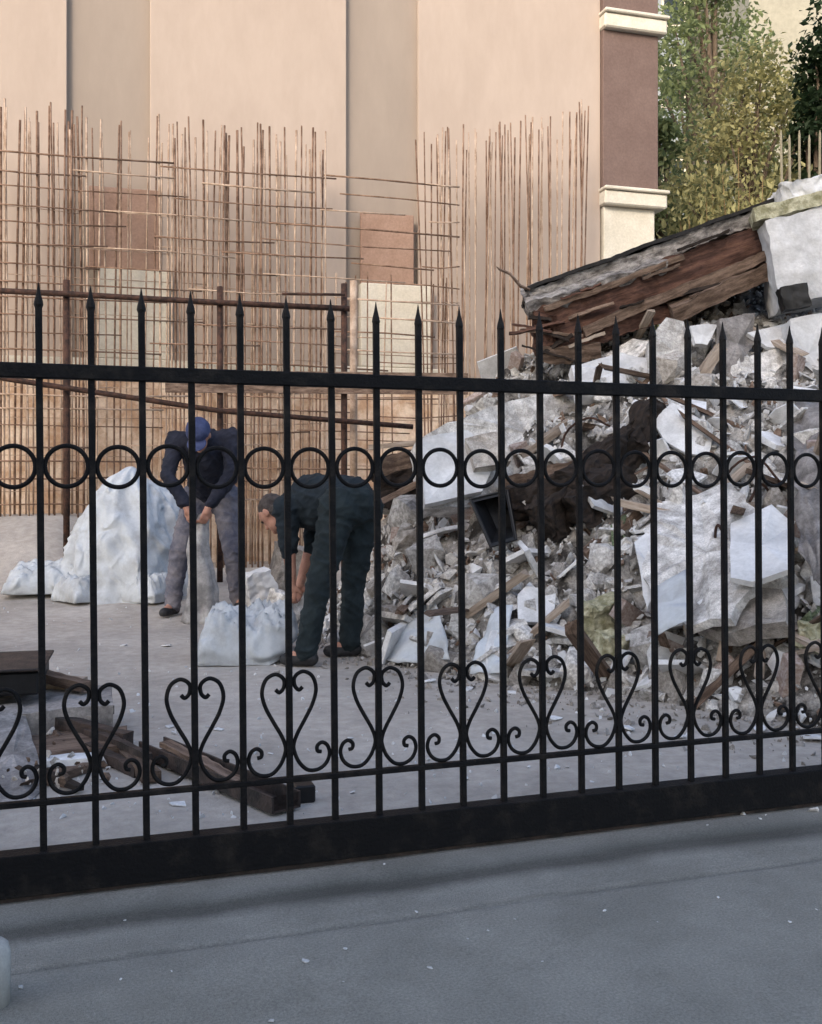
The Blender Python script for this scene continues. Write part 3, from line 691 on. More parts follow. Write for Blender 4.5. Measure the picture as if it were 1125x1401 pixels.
rpart('torn_plank', 'wood_red', -0.04, 0.16, -0.10, 0.05, -0.40, -0.20, 0.035, 10, 6, rot=(0.2, 0.5, 0))
bm = bmesh.new(); add_tube(bm, [(0.04, -.06, -.02), (-0.03, -.06, 0.03), (-0.08, -.07, 0.14), (-0.155, -.06, 0.20), (-0.17, -.05, 0.225)], [0.022, 0.03, 0.024, 0.02, 0.008], 6, flat=0.5)
link('torn_strip', tomesh(bm, 'torn_strip'), M['wood'], rs)
bm = bmesh.new(); add_tube(bm, [(0.06, -.06, -.36), (0.0, -.06, -.41), (-0.05, -.06, -.50), (-0.055, -.06, -.57)], [0.04, 0.045, 0.032, 0.012], 6, flat=0.6)
link('torn_strip', tomesh(bm, 'torn_strip'), M['wood_red'], rs)

sr = random.Random(77)
for k in range(16):
    x = sr.uniform(-0.06, 2.0) if k > 6 else sr.uniform(-0.10, 0.15); z = sr.uniform(-0.55, -0.10); L = sr.uniform(0.18, 0.55)
    me = rough_box('splinter', L, sr.uniform(0.02, 0.05), sr.uniform(0.012, 0.03), 4, 0.012, 200+k, 9)
    link('splinter', me, M[sr.choice(('wood', 'wood_red', 'wood_pale', 'black_wood'))], rs, (x, -0.12, z), (sr.uniform(-.3, .3), sr.uniform(-.35, .6) if k < 7 else sr.uniform(-.12, .12), sr.uniform(-.15, .15)))
# white wall block beside it
wb = link('wall_block', None, loc=W(1098, 420, 7.25)); tag(wb, 'broken block of white plastered wall with yellowish top beside fallen slab', 'wall block')
wb.rotation_euler = (0, math.radians(-12), math.radians(-10))
link('masonry', rough_box('masonry', 0.62, 0.5, 0.62, 6, 0.02, 21, 4), M['plaster'], wb, (0.16, 0.15, 0.33))
link('yellow_screed', rough_box('yellow_screed', 0.66, 0.52, 0.10, 6, 0.022, 22, 5), M['yellow'], wb, (0.14, 0.15, 0.70))
link('mortar_lump', rough_box('mortar_lump', 0.40, 0.4, 0.13, 5, 0.04, 23, 6), M['plaster'], wb, (0.22, 0.14, 0.81))
link('lintel_end', rough_box('lintel_end', 0.18, 0.16, 0.16, 4, 0.015, 24, 6), M['black'], wb, (-0.07, -0.13, 0.06))

panelZ('concrete_slab', 'big pale concrete slab leaning up at the left of heap', 'concrete slab', 'conc', [(568, 606, 7.0), (612, 578, 7.1), (700, 548, 7.35), (800, 520, 7.6), (868, 502, 7.75), (858, 590, 7.5), (790, 632, 7.25), (688, 690, 6.9), (580, 696, 6.75)], 0.16, 0.02, 1)
panelZ('plaster_slab', 'smooth bluish white slab face beside the black tub', 'slab', 'plaster', [(575, 600, 6.93), (640, 588, 7.0), (682, 622, 6.95), (660, 672, 6.78), (582, 690, 6.66)], 0.05, 0.008, 2)
panelZ('concrete_slab', 'dark grey jagged concrete slab under the smooth white slab', 'concrete slab', 'conc_d', [(636, 600, 6.85), (690, 590, 6.9), (700, 630, 6.8), (650, 640, 6.78)], 0.10, 0.02, 3)
panelZ('concrete_block', 'tall rounded grey concrete stump below the fallen slab', 'concrete block', 'conc', [(893, 460, 7.3), (912, 434, 7.35), (936, 440, 7.35), (946, 480, 7.3), (946, 532, 7.2), (890, 534, 7.2)], 0.3, 0.02, 4)
panelZ('concrete_block', 'pale upright column fragment under the white wall block', 'column', 'plaster', [(1082, 436, 7.1), (1126, 428, 7.1), (1130, 536, 7.0), (1084, 540, 7.0)], 0.3, 0.012, 5)
panelZ('concrete_slab', 'olive stained hanging slab fragment beneath brown timber edge', 'slab', 'grey_board', [(985, 436, 7.2), (1034, 428, 7.25), (1032, 470, 7.2), (1006, 512, 7.1), (990, 508, 7.1)], 0.10, 0.02, 6)
panelZ('concrete_slab', 'white shard wedged behind the leaning wooden prop', 'slab', 'plaster', [(944, 446, 7.25), (982, 444, 7.25), (968, 472, 7.2), (952, 470, 7.2)], 0.05, 0.008, 7)
panelZ('concrete_slab', 'pale pitted slab lying under left end of fallen roof slab', 'concrete slab', 'plaster', [(782, 500, 7.35), (850, 482, 7.45), (896, 490, 7.4), (888, 536, 7.25), (790, 540, 7.2)], 0.10, 0.015, 8)
panelZ('concrete_slab', 'grey slab edge lying below olive stained fragment', 'concrete slab', 'conc', [(1002, 500, 7.1), (1080, 470, 7.2), (1082, 535, 7.05), (1000, 536, 7.05)], 0.12, 0.02, 9)
# props and beams
def beam(name, label, cat, m, p0, p1, sx, sy, amp=0.008, seed=0):
    p0, p1 = Vector(p0), Vector(p1); d = p1-p0
    me = rough_box(name, d.length, sx, sy, 6, amp, seed, 6)
    o = link(name, me, M[m], loc=(p0+p1)/2); o.rotation_euler = d.to_track_quat('X', 'Z').to_euler()
    return tag(o, label, cat)
def hp(x, y, d=0.05): return W(x, y, hit(x, y).y-d)
beam('timber_prop', 'short pale wooden prop leaning under the fallen roof slab', 'timber', 'wood_pale', W(940, 540, 7.1), W(988, 474, 7.15), 0.07, 0.07, 0.008, 1)
beam('timber_beam', 'heavy dark brown beam buried diagonally across the heap', 'timber', 'wood', hp(700, 700, .12), hp(872, 596, .12), 0.14, 0.15, 0.03, 2)
beam('timber_beam', 'dark brown beam lying just above the black tub', 'timber', 'wood', hp(690, 668, .15), hp(800, 640, .1), 0.10, 0.12, 0.03, 3)
beam('timber_beam', 'dark beam end sticking out behind the bending worker', 'timber', 'wood', W(520, 640, 7.2), W(585, 622, 7.2), 0.12, 0.12, 0.02, 4)
beam('timber_plank', 'pale plank lying above dark beam end behind worker', 'timber', 'wood_pale', W(505, 612, 7.5), W(580, 606, 7.5), 0.10, 0.035, 0.006, 5)
beam('timber_plank', 'long dark plank sloping down through greenish scraps', 'timber', 'wood', hp(800, 760, .08), hp(872, 700, .08), 0.10, 0.06, 0.015, 6)
beam('timber_plank', 'brown stick pointing from worker towards the black tub', 'timber', 'wood', W(515, 690, 6.9), W(585, 655, 7.0), 0.05, 0.04, 0.008, 7)
beam('timber_plank', 'thin pale batten leaning against right foot of heap', 'timber', 'wood_pale', hp(985, 905, .08), hp(996, 850, .12), 0.03, 0.03, 0.004, 8)
beam('timber_plank', 'dark grey split board crossing the big white panel', 'timber', 'grey_board', hp(960, 845, .3), hp(1082, 770, .3), 0.06, 0.03, 0.01, 9)
for k, (x0, y0, x1, y1, sx, sy, lab_) in enumerate(((742, 718, 868, 608, .16, .20, 'thickest black beam added as shade in hollow beneath the big leaning slab'), (706, 690, 800, 668, .18, .16, 'stubby black beam end added as gap shade right above the black tub'), (780, 700, 850, 655, .14, .16, 'broken black beam piece added as gap shade under the thickest beam'), (846, 640, 900, 560, .12, .14, 'black rafter added as gap shade rising toward the rounded concrete stump'), (520, 672, 572, 652, .2, .22, 'black added stump behind the bent worker'))):
    beam('gap_shade_beam', lab_, 'timber', 'black_wood', hp(x0, y0, .22), hp(x1, y1, .22), sx*1.25, sy*1.3, 0.05, 30+k)  # black beams added so the hollow under the slab looks shaded
# black tub
P = [W(644, 684, 6.35), W(694, 672, 6.4), W(706, 738, 6.25), W(672, 748, 6.2)]
tub = link('black_tub', None, loc=sum(P, Vector())/4); tag(tub, 'black plastic tub lying tipped on the rubble', 'tub')
bm = bmesh.new(); c = sum(P, Vector())/4; bk = Vector((0.05, 0.22, 0.05))
fr = [bm.verts.new(p-c) for p in P]; fi = [bm.verts.new((p-c)*0.88) for p in P]; bi = [bm.verts.new((p-c)*0.7+bk*0.9) for p in P]; bo = [bm.verts.new((p-c)*0.8+bk) for p in P]
for i in range(4):
    j = (i+1) % 4
    bm.faces.new((fr[i], fr[j], fi[j], fi[i])); bm.faces.new((fi[i], fi[j], bi[j], bi[i])); bm.faces.new((fr[j], fr[i], bo[i], bo[j]))
bm.faces.new(bi); bm.faces.new(bo[::-1]); bmesh.ops.recalc_face_normals(bm, faces=bm.faces[:])
link('shell', tomesh(bm, 'shell'), M['black'], tub)
bm = bmesh.new(); add_tube(bm, [(p-c)*1.01 for p in P], 0.011, 6, True); link('rim', tomesh(bm, 'rim'), M['black'], tub)
# white and pale panels on the right flank
panel('wallboard', 'large grey white curved panel lying on right flank of heap', 'panel', 'conc', [(892, 690, .25), (1000, 660, .25), (1046, 700, .28), (1036, 800, .35), (1000, 846, .38), (942, 858, .38), (880, 790, .35)], 0.05, 0.03, 11)
panel('wallboard', 'bright white smooth board tilted against large grey panel', 'panel', 'plaster', [(1000, 716, .42), (1056, 690, .38), (1086, 716, .4), (1082, 778, .45), (1030, 796, .48), (1000, 790, .48)], 0.03, 0.006, 12)
panel('wallboard', 'narrow upright white strip left of the bluish sheet', 'panel', 'plaster', [(868, 742, .3), (896, 716, .3), (902, 800, .42), (886, 832, .42)], 0.03, 0.01, 13)
sheet('plastic_sheet', 'pale blue white plastic sheet folded among dark gaps', 'plastic sheet', 'sheet', [(898, 800, .46), (936, 776, .5), (942, 850, .5), (900, 866, .46)], 0.02, 3, 8)
panel('concrete_slab', 'thick dusty slab tongue below the bright white board', 'concrete slab', 'conc_d', [(944, 850, .25), (1010, 800, .3), (1070, 806, .3), (1075, 850, .3), (1000, 866, .25)], 0.10, 0.02, 14)
sheet('paper_sack', 'torn white sack draped at the left foot of heap', 'sack', 'sheet', [(545, 830, .12), (592, 800, .10), (612, 900, .16), (530, 905, .10)], 0.05, 5, 12)
sheet('paper_sack', 'torn white sack draped near the middle foot of heap', 'sack', 'sheet', [(676, 838, .12), (704, 832, .1), (690, 922, .14), (642, 918, .14)], 0.05, 6, 12)
sheet('torn_canvas', 'grey brown torn canvas strip hanging down right edge of heap', 'canvas', 'grey_board', [(1078, 540, .35), (1126, 545, .3), (1132, 800, .45), (1094, 760, .45)], 0.10, 7, 16)
for k, (x, y, lab) in enumerate(((822, 850, 'largest yellowish foam lump at the foot of heap'), (836, 880, 'small yellowish foam piece below the largest foam lump'), (1118, 870, 'yellow green foam scrap at right foot of heap'))):
    p = hp(x, y, .1); o = link('foam_lump', rough_box('foam_lump', (0.20, 0.16, 0.14)[k], 0.12, (0.24, 0.10, 0.12)[k], 5, 0.035, 40+k, 8), M['yellow'], loc=p); o.rotation_euler = (0.2, 0.1*k, 0.3); tag(o, lab, 'foam')
for k in range(9):
    x, y = ((850, 715), (866, 700), (838, 735), (1104, 856), (1110, 842), (860, 742), (1116, 880), (1096, 875), (826, 748))[k]
    o = place('green_scrap', SHARDS['conc'][k % 8].copy(), 'green', hp(x, y, .05), 0.14, rot3(r), 'small greenish torn scrap lying on the rubble heap', 'scrap', 'greenish scraps'); o.data.materials.clear(); o.data.materials.append(M['green'])
# bent rebar ends poking out of the heap
for k in range(5):
    p = heap_pt(); bm = bmesh.new(); a = r.uniform(0, 6.28); L = r.uniform(0.2, 0.4)
    add_tube(bm, catmull([(0, 0, -.1), (0.03*math.cos(a), 0.03*math.sin(a), L*.5), (L*.5*math.cos(a), L*.3*math.sin(a)-.05, L*.8), (L*.9*math.cos(a), L*.3*math.sin(a)-.1, L*r.uniform(.3, .9))], 4), 0.008, 6)
    tag(link('bent_rebar', tomesh(bm, 'bent_rebar', True), M['rust'], loc=p), 'bent rusty rebar end poking out of the rubble heap', 'rebar', 'bent rebar in the heap')

# ------------------------------------------------------------------ tarp heap and sacks
def drape(name, m, c, rx, ry, h, seed, label, cat, pw_=1.3, n=70, fold=0.10, lean=(0, 0), group=None):
    """A cloth draped over a pile: radial folds, closed at the ground."""
    bm = bmesh.new(); rows = []; N = 110
    for i in range(n+1):
        t = i/n; row = []
        for k in range(N):
            a = 2*math.pi*k/N
            f = 1+fold*t*(math.sin(a*7+seed+2*noise.noise((t*2, seed, a)))+0.6*math.sin(a*13+seed*2))+0.22*noise.noise((math.cos(a)*1.5, math.sin(a)*1.5, seed+t))
            z = h*(1-t**pw_)+h*0.24*noise.noise((math.cos(a)*2*t, math.sin(a)*2*t, seed*3))*(1-t)
            x, y = rx*t*f*math.cos(a)+lean[0]*(1-t), ry*t*f*math.sin(a)+lean[1]*(1-t)
            wv = noise.noise_vector((x*6, y*6, z*6+seed))*0.02; fo = (max(0, 1-3*abs(noise.noise((a*2.6+z*1.1, z*1.6-a*0.7, seed))))**1.3*0.055+max(0, 1-3*abs(noise.noise((a*4.2+z*2, z*4.5, seed+3))))**1.3*0.025-0.02)*min(1, t*3); x += math.cos(a)*fo; y += math.sin(a)*fo
            row.append(bm.verts.new((x+wv.x, y+wv.y, max(-0.05, z+wv.z) if i < n else -0.05)))
        rows.append(row)
    for A, B in zip(rows, rows[1:]):
        for k in range(N): bm.faces.new((A[k], A[(k+1) % N], B[(k+1) % N], B[k]))
    bmesh.ops.remove_doubles(bm, verts=bm.verts[:], dist=0.0005)
    bmesh.ops.recalc_face_normals(bm, faces=bm.faces[:])
    return tag(link(name, tomesh(bm, name, True), M[m], loc=c), label, cat, group)
c = W(174, 800, 9.35); drape('tarpaulin', 'sheet', (c.x, c.y, yard_h(c.x, c.y)), 0.66, 0.55, 1.12, 2.2, 'tall heap under a pale bluish white tarpaulin', 'tarpaulin', 2.4, fold=0.05, lean=(0.10, 0.1))
def sack(name, label, c, sx, sy, sz, seed, rot=0, m='sheet', group=None, mouth=0.0, sag=0.0):
    """A filled woven sack: flat-bottomed pillow with pinched seams, corner ears and pulled creases."""
    n = 46; me_v = []; bm = bmesh.new(); G = {}
    for side in (1, 0):
        for i in range(n+1):
            for j in range(n+1):
                if side == 0 and (i in (0, n) or j in (0, n)): G[0, i, j] = G[1, i, j]; continue
                u = -1+2*i/n; v = -1+2*j/n
                e = max(0, 1-abs(u)**5)**0.5*max(0, 1-abs(v)**3.2)**0.55
                pinch = 1-0.10*(1-abs(u)**4)*abs(v)**6
                x = sx*u*(1-0.09*(1-v*v)*abs(u)**6)+0.03*sx*noise.noise((v*2, seed, 1)); y = sy*v*pinch*(1-0.16*abs(u)**5)
                h = e*(1+0.22*noise.noise((u*1.3+seed, v*1.3, 2))+0.12*noise.noise((u*3, v*3, seed)))
                cre = max(0, 1-3*abs(noise.noise((u*2.2+v*0.8, v*4.5+u*1.5, seed))))**1.6*0.20*min(1, 0.35+1.2*(abs(u)**2+abs(v)**2))+max(0, 1-3*abs(noise.noise((u*5.5+v*2, v*4, seed+4))))**1.6*0.11-0.08
                z = sz*1.75*(h+cre*e**0.5) if side else -0.012*e
                z += 0.02+0.012*noise.noise((u*4, v*4, seed))*(1-e)
                if u > 0.45: z += mouth*((u-0.45)/0.55)**1.5; y *= 1-0.35*(u-0.45)/0.55*(1 if mouth else 0)
                G[side, i, j] = bm.verts.new((x, y, z))
    for side in (1, 0):
        for i in range(n):
            for j in range(n):
                f = (G[side,i,j], G[side,i+1,j], G[side,i+1,j+1], G[side,i,j+1])
                bm.faces.new(f if side else f[::-1])
    bmesh.ops.recalc_face_normals(bm, faces=bm.faces[:])
    return tag(link(name, tomesh(bm, name, True), M[m], loc=c, rot=(0, 0, rot)), label, 'sack', group)
c = W(118, 806, 8.95); sack('rubble_sack', 'creased white sack at the left foot of tarpaulin heap', (c.x, c.y, yard_h(c.x, c.y)-0.01), 0.24, 0.22, 0.12, 11.3, 0.9)
c = W(205, 806, 8.9); sack('rubble_sack', 'creased white sack between tarpaulin heap and stooping worker', (c.x, c.y, yard_h(c.x, c.y)-0.01), 0.22, 0.2, 0.13, 13.1, -0.5)
c = W(70, 822, 9.2); sack('rubble_sack', 'flat white sack lying on yard left of the tarpaulin heap', (c.x, c.y, yard_h(c.x, c.y)-0.01), 0.40, 0.26, 0.14, 1.3, 0.22, mouth=0.10)
c = W(340, 905, 6.34); sack('rubble_sack', 'plump white sack on the ground below bending worker', (c.x, c.y, yard_h(c.x, c.y)-0.01), 0.31, 0.23, 0.17, 4.1, 0.08, mouth=0.15)
for k, (x, y, Z, a, b, c_, ro, m, lb) in enumerate(((358, 790, 8.1, .22, .16, .44, (0.1, -0.28, 0.5), 'plaster', 'tall pale broken slab standing between the two workers'), (388, 785, 7.7, .22, .2, .30, (0.2, 0.15, 0.9), 'conc', 'blunt grey concrete rock beside the tall pale slab'), (345, 800, 7.9, .30, .2, .10, (0.05, 0.1, 0.2), 'conc_d', 'low grey concrete block at foot of tall pale slab'), (400, 720, 8.6, .35, .3, .55, (0.1, 0.2, 0.4), 'conc_d', 'big grey concrete lump behind the bent worker'))):
    p = W(x, y, Z); o = link('concrete_block', rough_box('concrete_block', a, b, c_, 5, 0.025, 80+k, 6), M[m], loc=(p.x, p.y, yard_h(p.x, p.y)+c_*0.42), rot=ro); tag(o, lb, 'concrete block')
c = W(376, 830, 6.75); sack('bin_bag', 'small black plastic bag behind the plump white sack', (c.x, c.y, yard_h(c.x, c.y)-0.01), 0.11, 0.11, 0.14, 9.2, 0.5, 'black', mouth=0.1)
# loose bits on the yard
for k, (x, y, s) in enumerate(((236, 838, .10), (345, 822, .16), (318, 818, .12), (228, 885, .07), (170, 884, .06), (232, 997, .05), (243, 1102, .06), (300, 1000, .05), (480, 1010, .04), (110, 846, .06), (590, 935, .09), (640, 945, .07), (700, 950, .06), (760, 985, .08), (860, 1000, .10), (1112, 1012, .13), (930, 1010, .07), (1040, 1000, .09))):
    Z = 1540/(y-660) if y > 850 else 1540/(y-652); p = W(x, y, Z); p.z = max(yard_h(p.x, p.y), heap_h(p.x, p.y))+s*0.12
    place('plaster_chip', SHARDS['plaster'][k % 8], 'plaster', p, s, (0.1, 0.1, k), 'flat white plaster chip lying loose '+('on the yard near the sacks' if x < 400 and y < 990 else 'near the rusty steel channel' if x < 400 else 'at the foot of the rubble heap'), 'plaster chip', 'loose chips on the yard')
# white grit on the asphalt
for k, (x, y, s) in enumerate(((418, 1318, .022), (473, 1299, .014), (28, 1352, .02), (171, 1258, .008), (526, 1182, .009), (570, 1248, .011), (588, 1325, .013), (668, 1273, .008), (705, 1258, .009), (742, 1315, .007), (828, 1247, .012), (983, 1228, .009), (1040, 1121, .014), (1081, 1262, .013), (1118, 1245, .010), (372, 1398, .016), (968, 1130, .009), (165, 1341, .008), (235, 1330, .007), (640, 1284, .006), (900, 1262, .006), (470, 1345, .006))):
    Z = 1540/(y-660); p = W(x, y, Z); p.z = 0.003
    q = p-G0; p.z = road_z(q.dot(GD), q.dot(GN))+s*0.15
    place('plaster_crumb', LUMPS['conc'][k % 9] if False else SHARDS['plaster'][k % 8], 'plaster', p, (s, s, s*2.2), (0.3*math.sin(k), 0.2, k), 'tiny white plaster crumb lying on the grey asphalt', 'crumb', 'crumbs on the asphalt')

# ------------------------------------------------------------------ junk by the gate, lower left
def gpt(x, y, dz=0.0): 
    p = W(x, y, 1540/(y-660)); p.z = yard_h(p.x, p.y)*1.0+dz; return p
def channel(name, label, p0, p1, wd, ht, t, m):
    p0, p1 = Vector(p0), Vector(p1); L = (p1-p0).length; bm = bmesh.new()
    prof = [(-wd/2, 0), (wd/2, 0), (wd/2, ht), (wd/2-t, ht), (wd/2-t, t), (-wd/2+t, t), (-wd/2+t, ht), (-wd/2, ht)]
    A = [bm.verts.new((0, y, z)) for y, z in prof]; B = [bm.verts.new((L, y, z)) for y, z in prof]
    for i in range(8): bm.faces.new((A[i], B[i], B[(i+1) % 8], A[(i+1) % 8]))
    for R in (A, B[::-1]):
        bm.faces.new((R[0], R[1], R[4], R[5])); bm.faces.new((R[1], R[2], R[3], R[4])); bm.faces.new((R[0], R[5], R[6], R[7]))
    bmesh.ops.recalc_face_normals(bm, faces=bm.faces[:])
    o = link(name, tomesh(bm, name), M[m], loc=p0); o.rotation_euler = (p1-p0).to_track_quat('X', 'Z').to_euler(); return tag(o, label, 'steel channel')
channel('steel_channel', 'long dark rusty steel channel lying just behind the gate', gpt(208, 1036, 0.012), gpt(392, 1114, 0.012), 0.115, 0.055, 0.008, 'steel')
beam('timber_plank', 'short brown board lying left of the rusty steel channel', 'timber', 'wood', gpt(152, 1022, .03), gpt(208, 1075, .03), 0.07, 0.04, 0.006, 21)
o = link('junction_box', box_mesh('junction_box', -0.035, 0.035, -0.03, 0.03, 0, 0.06, 0.005), M['black'], loc=gpt(416, 1096), rot=(0, 0, 0.3)); tag(o, 'small black box at end of the rusty steel channel', 'box')
# leaning black metal door panel on grey boards
c = gpt(-10, 1010); jb = link('metal_cabinet', None, loc=c, rot=(0, 0, 0.25)); tag(jb, 'black flattened metal cabinet lying on boards at gate', 'cabinet')
link('shell', box_mesh('shell', -0.42, 0.20, -0.12, 0.34, 0.20, 0.30, 0.01), M['black'], jb)
link('lid', box_mesh('lid', -0.44, 0.22, -0.14, 0.36, 0.303, 0.315, 0.004), M['steel'], jb)
link('door', box_mesh('door', -0.36, 0.02, -0.128, -0.122, 0.215, 0.285, 0.0), M['steel'], jb)
for k, (x, y, dz, L, wd, th, a, m, lab) in enumerate((
    (30, 1008, 0.10, 0.75, 0.40, 0.10, 0.3, 'grey_board', 'thick grey board block right under the black cabinet'),
    (20, 1040, 0.03, 0.85, 0.30, 0.05, 0.25, 'wood', 'bottom dark brown plank of the stack below cabinet'),
    (78, 985, 0.17, 0.22, 0.16, 0.03, -0.3, 'wood_pale', 'small pale board end beside the black cabinet'),
    (85, 1010, 0.08, 0.34, 0.14, 0.07, -0.15, 'grey_board', 'grey block between the cabinet and short brown board'),
    (96, 1052, 0.03, 0.20, 0.09, 0.025, 0.1, 'plaster', 'small white board piece near the leaning grey sheet'),
    (108, 1000, 0.13, 0.16, 0.10, 0.05, 0.4, 'wood_pale', 'little wooden offcut on top of the grey block'))):
    o = link('board', rough_box('board', L, wd, th, 5, 0.006, 60+k, 6), M[m], loc=gpt(x, y, dz), rot=(0.03, -0.04, a)); tag(o, lab, 'board')
for k, (x0, y0, x1, y1, dz, a, b, m, lb) in enumerate((
    (40, 1010, 176, 1034, .10, .06, .05, 'steel', 'long dark bar laid across the grey block'), (-30, 975, 120, 1000, .24, .07, .04, 'wood', 'dark brown plank sloping off the black cabinet'),
    (60, 1075, 150, 1048, .02, .05, .03, 'wood', 'thin brown stick in front of the grey block'), (100, 985, 160, 1030, .06, .08, .02, 'wood_pale', 'pale splintered slat leaning on grey block'),
    (120, 1040, 190, 1064, .05, .04, .04, 'steel', 'short dark rod beside the short brown board'), (225, 1045, 330, 1082, .075, .05, .02, 'wood', 'thin dark slat lying in the rusty steel channel'),
    (-60, 958, 150, 1012, .16, .035, .035, 'steel', 'long thin dark rail reaching from under black cabinet'), (20, 990, 205, 1058, .10, .03, .03, 'steel', 'long thin dark rail ending by the steel channel'), (-40, 1030, 110, 1088, .06, .03, .02, 'black_wood', 'thin blackened lath in front of the board stack'))):
    beam('scrap_bar', lb, 'scrap', m, gpt(x0, y0, dz), gpt(x1, y1, max(.015, dz-.04)), a, b, 0.008, 100+k)
def junk_pt(rr):
    p = gpt(rr.uniform(-30, 150), rr.uniform(960, 1085), 0.0); return p+Vector((0, 0, 0.01+abs(rr.gauss(0, 0.03))))
debris('junk_scraps', 'brown and grey splinters strewn around the black cabinet', 'wood', 120, junk_pt, 0.015, 0.07, 8)
debris('junk_crumbs', 'pale plaster crumbs strewn around the black cabinet', 'conc_d', 140, junk_pt, 0.012, 0.06, 9)
def yard_pt(rr):
    p = gpt(rr.uniform(-60, 1180), rr.uniform(800, 1120)); p.z = yard_h(p.x, p.y)+0.002; return p
debris('yard_grit', 'fine pale grit scattered over the yard ground', 'plaster', 900, yard_pt, 0.005, 0.035, 10)
me, cc = panel_mesh('board', [gpt(-20, 1020, .16), gpt(30, 1012, .16), gpt(62, 1078, .01), gpt(40, 1100, .01), gpt(-20, 1100, .01)], 0.02, 0.006, 9)
tag(link('board', me, M['grey_board'], loc=cc), 'grey brown sheet leaning from the board stack towards gate', 'board')

# ------------------------------------------------------------------ people
def capsule(bm, p0, r0, p1, r1, n=14, sq=1.0):
    p0, p1 = Vector(p0), Vector(p1); d = (p1-p0); L = max(d.length, 1e-4); q = d.to_track_quat('Z', 'Y').to_matrix() if d.length > 1e-4 else Matrix.Identity(3)
    rings = []
    prof = [(-r0*math.cos(a), r0*math.sin(a)) for a in (0.15, 0.6, 1.1)]+[(0, r0), (L*0.5, (r0+r1)/2), (L, r1)]+[(L+r1*math.cos(a), r1*math.sin(a)) for a in (1.1, 0.6, 0.15)]
    for z, rr in prof: rings.append([bm.verts.new(p0+q@Vector((rr*math.cos(2*math.pi*k/n), rr*math.sin(2*math.pi*k/n)*sq, z))) for k in range(n)])
    for A, B in zip(rings, rings[1:]):
        for k in range(n): bm.faces.new((A[k], A[(k+1) % n], B[(k+1) % n], B[k]))
    bm.faces.new(rings[0][::-1]); bm.faces.new(rings[-1])
def ellip(bm, c, rad, rot=None):
    r_ = bmesh.ops.create_icosphere(bm, subdivisions=3, radius=1)
    R = rot if rot is not None else Matrix.Identity(3)
    for v in r_['verts']: v.co = Vector(c)+R@Vector((v.co.x*rad[0], v.co.y*rad[1], v.co.z*rad[2]))
def fuse(name, bm, voxel, it=4, wr=0.0, wscale=9.0):
    me = bpy.data.meshes.new('tmp'); bm.normal_update(); bm.to_mesh(me); bm.free()
    o = bpy.data.objects.new('tmp', me); COL.objects.link(o)
    md = o.modifiers.new('r', 'REMESH'); md.mode = 'VOXEL'; md.voxel_size = voxel
    dg = bpy.context.evaluated_depsgraph_get(); dg.update()
    m2 = bpy.data.meshes.new_from_object(o.evaluated_get(dg)); bpy.data.objects.remove(o); bpy.data.meshes.remove(me)
    b = bmesh.new(); b.from_mesh(m2); bpy.data.meshes.remove(m2)
    for _ in range(it): bmesh.ops.smooth_vert(b, verts=b.verts[:], factor=0.5, use_axis_x=True, use_axis_y=True, use_axis_z=True)
    b.normal_update()
    if wr:
        for v in b.verts:
            p = v.co; k = noise.noise(Vector((p.x*wscale, p.y*wscale, p.z*wscale*1.7)))+0.5*noise.noise(p*wscale*2.3)
            r1 = max(0, 1-abs(noise.noise(Vector((p.x*6+3, p.y*6, p.z*11+p.x*5))))*3.2)**2; r2 = max(0, 1-abs(noise.noise(Vector((p.x*11, p.y*11+7, p.z*19-p.x*9))))*3.0)**2
            v.co = p+v.normal*wr*(0.45*k+0.95*r1+0.5*r2-0.5)
    return tomesh(b, name, True)
def hand(bm, wrist, dirv, palm_n, side=1):
    """palm plus four unequal bent fingers and a thumb leaving the side of the palm"""
    d = Vector(dirv).normalized(); n_ = Vector(palm_n); n_ = (n_-d*n_.dot(d)).normalized(); s = d.cross(n_)*side; w_ = Vector(wrist)
    capsule(bm, w_, 0.026, w_+d*0.03, 0.03)
    for k in range(4):
        o_ = (k-1.5)*0.019; capsule(bm, w_+d*0.02+s*o_*0.6, 0.015, w_+d*0.085+s*o_, 0.0125, 8)
        L = (0.062, 0.075, 0.070, 0.054)[k]; a = w_+d*0.088+s*o_; b = a+(d*0.8+n_*0.6)*L*0.5; c_ = b+(d*0.15+n_*1.0)*L*0.5
        capsule(bm, a, 0.010, b, 0.009, 8); capsule(bm, b, 0.009, c_, 0.0075, 8)
    a = w_+d*0.025+s*-0.03; b = a+(d*0.6-s*0.6+n_*0.4)*0.045; c_ = b+(d*0.6+n_*0.9)*0.030
    capsule(bm, a, 0.014, b, 0.011, 8); capsule(bm, b, 0.011, c_, 0.009, 8)
def head(bm, c, fwd, up):
    f = Vector(fwd).normalized(); u = Vector(up); u = (u-f*u.dot(f)).normalized(); s = f.cross(u)
    R = Matrix((s, f, u)).transposed(); c = Vector(c)
    ellip(bm, c+u*0.02, (0.078, 0.098, 0.105), R); ellip(bm, c-u*0.055+f*0.025, (0.058, 0.068, 0.070), R)
    capsule(bm, c+f*0.095+u*0.01, 0.010, c+f*0.112-u*0.028, 0.014, 8)          # nose
    for k in (-1, 1):
        ellip(bm, c+s*0.080*k-f*0.005-u*0.005, (0.012, 0.022, 0.033), R)           # ear
        ellip(bm, c+s*0.032*k+f*0.082+u*0.030, (0.024, 0.012, 0.010), R)           # brow
    ellip(bm, c+f*0.083-u*0.062, (0.026, 0.014, 0.010), R); ellip(bm, c+f*0.078-u*0.095, (0.024, 0.018, 0.018), R)
    return R
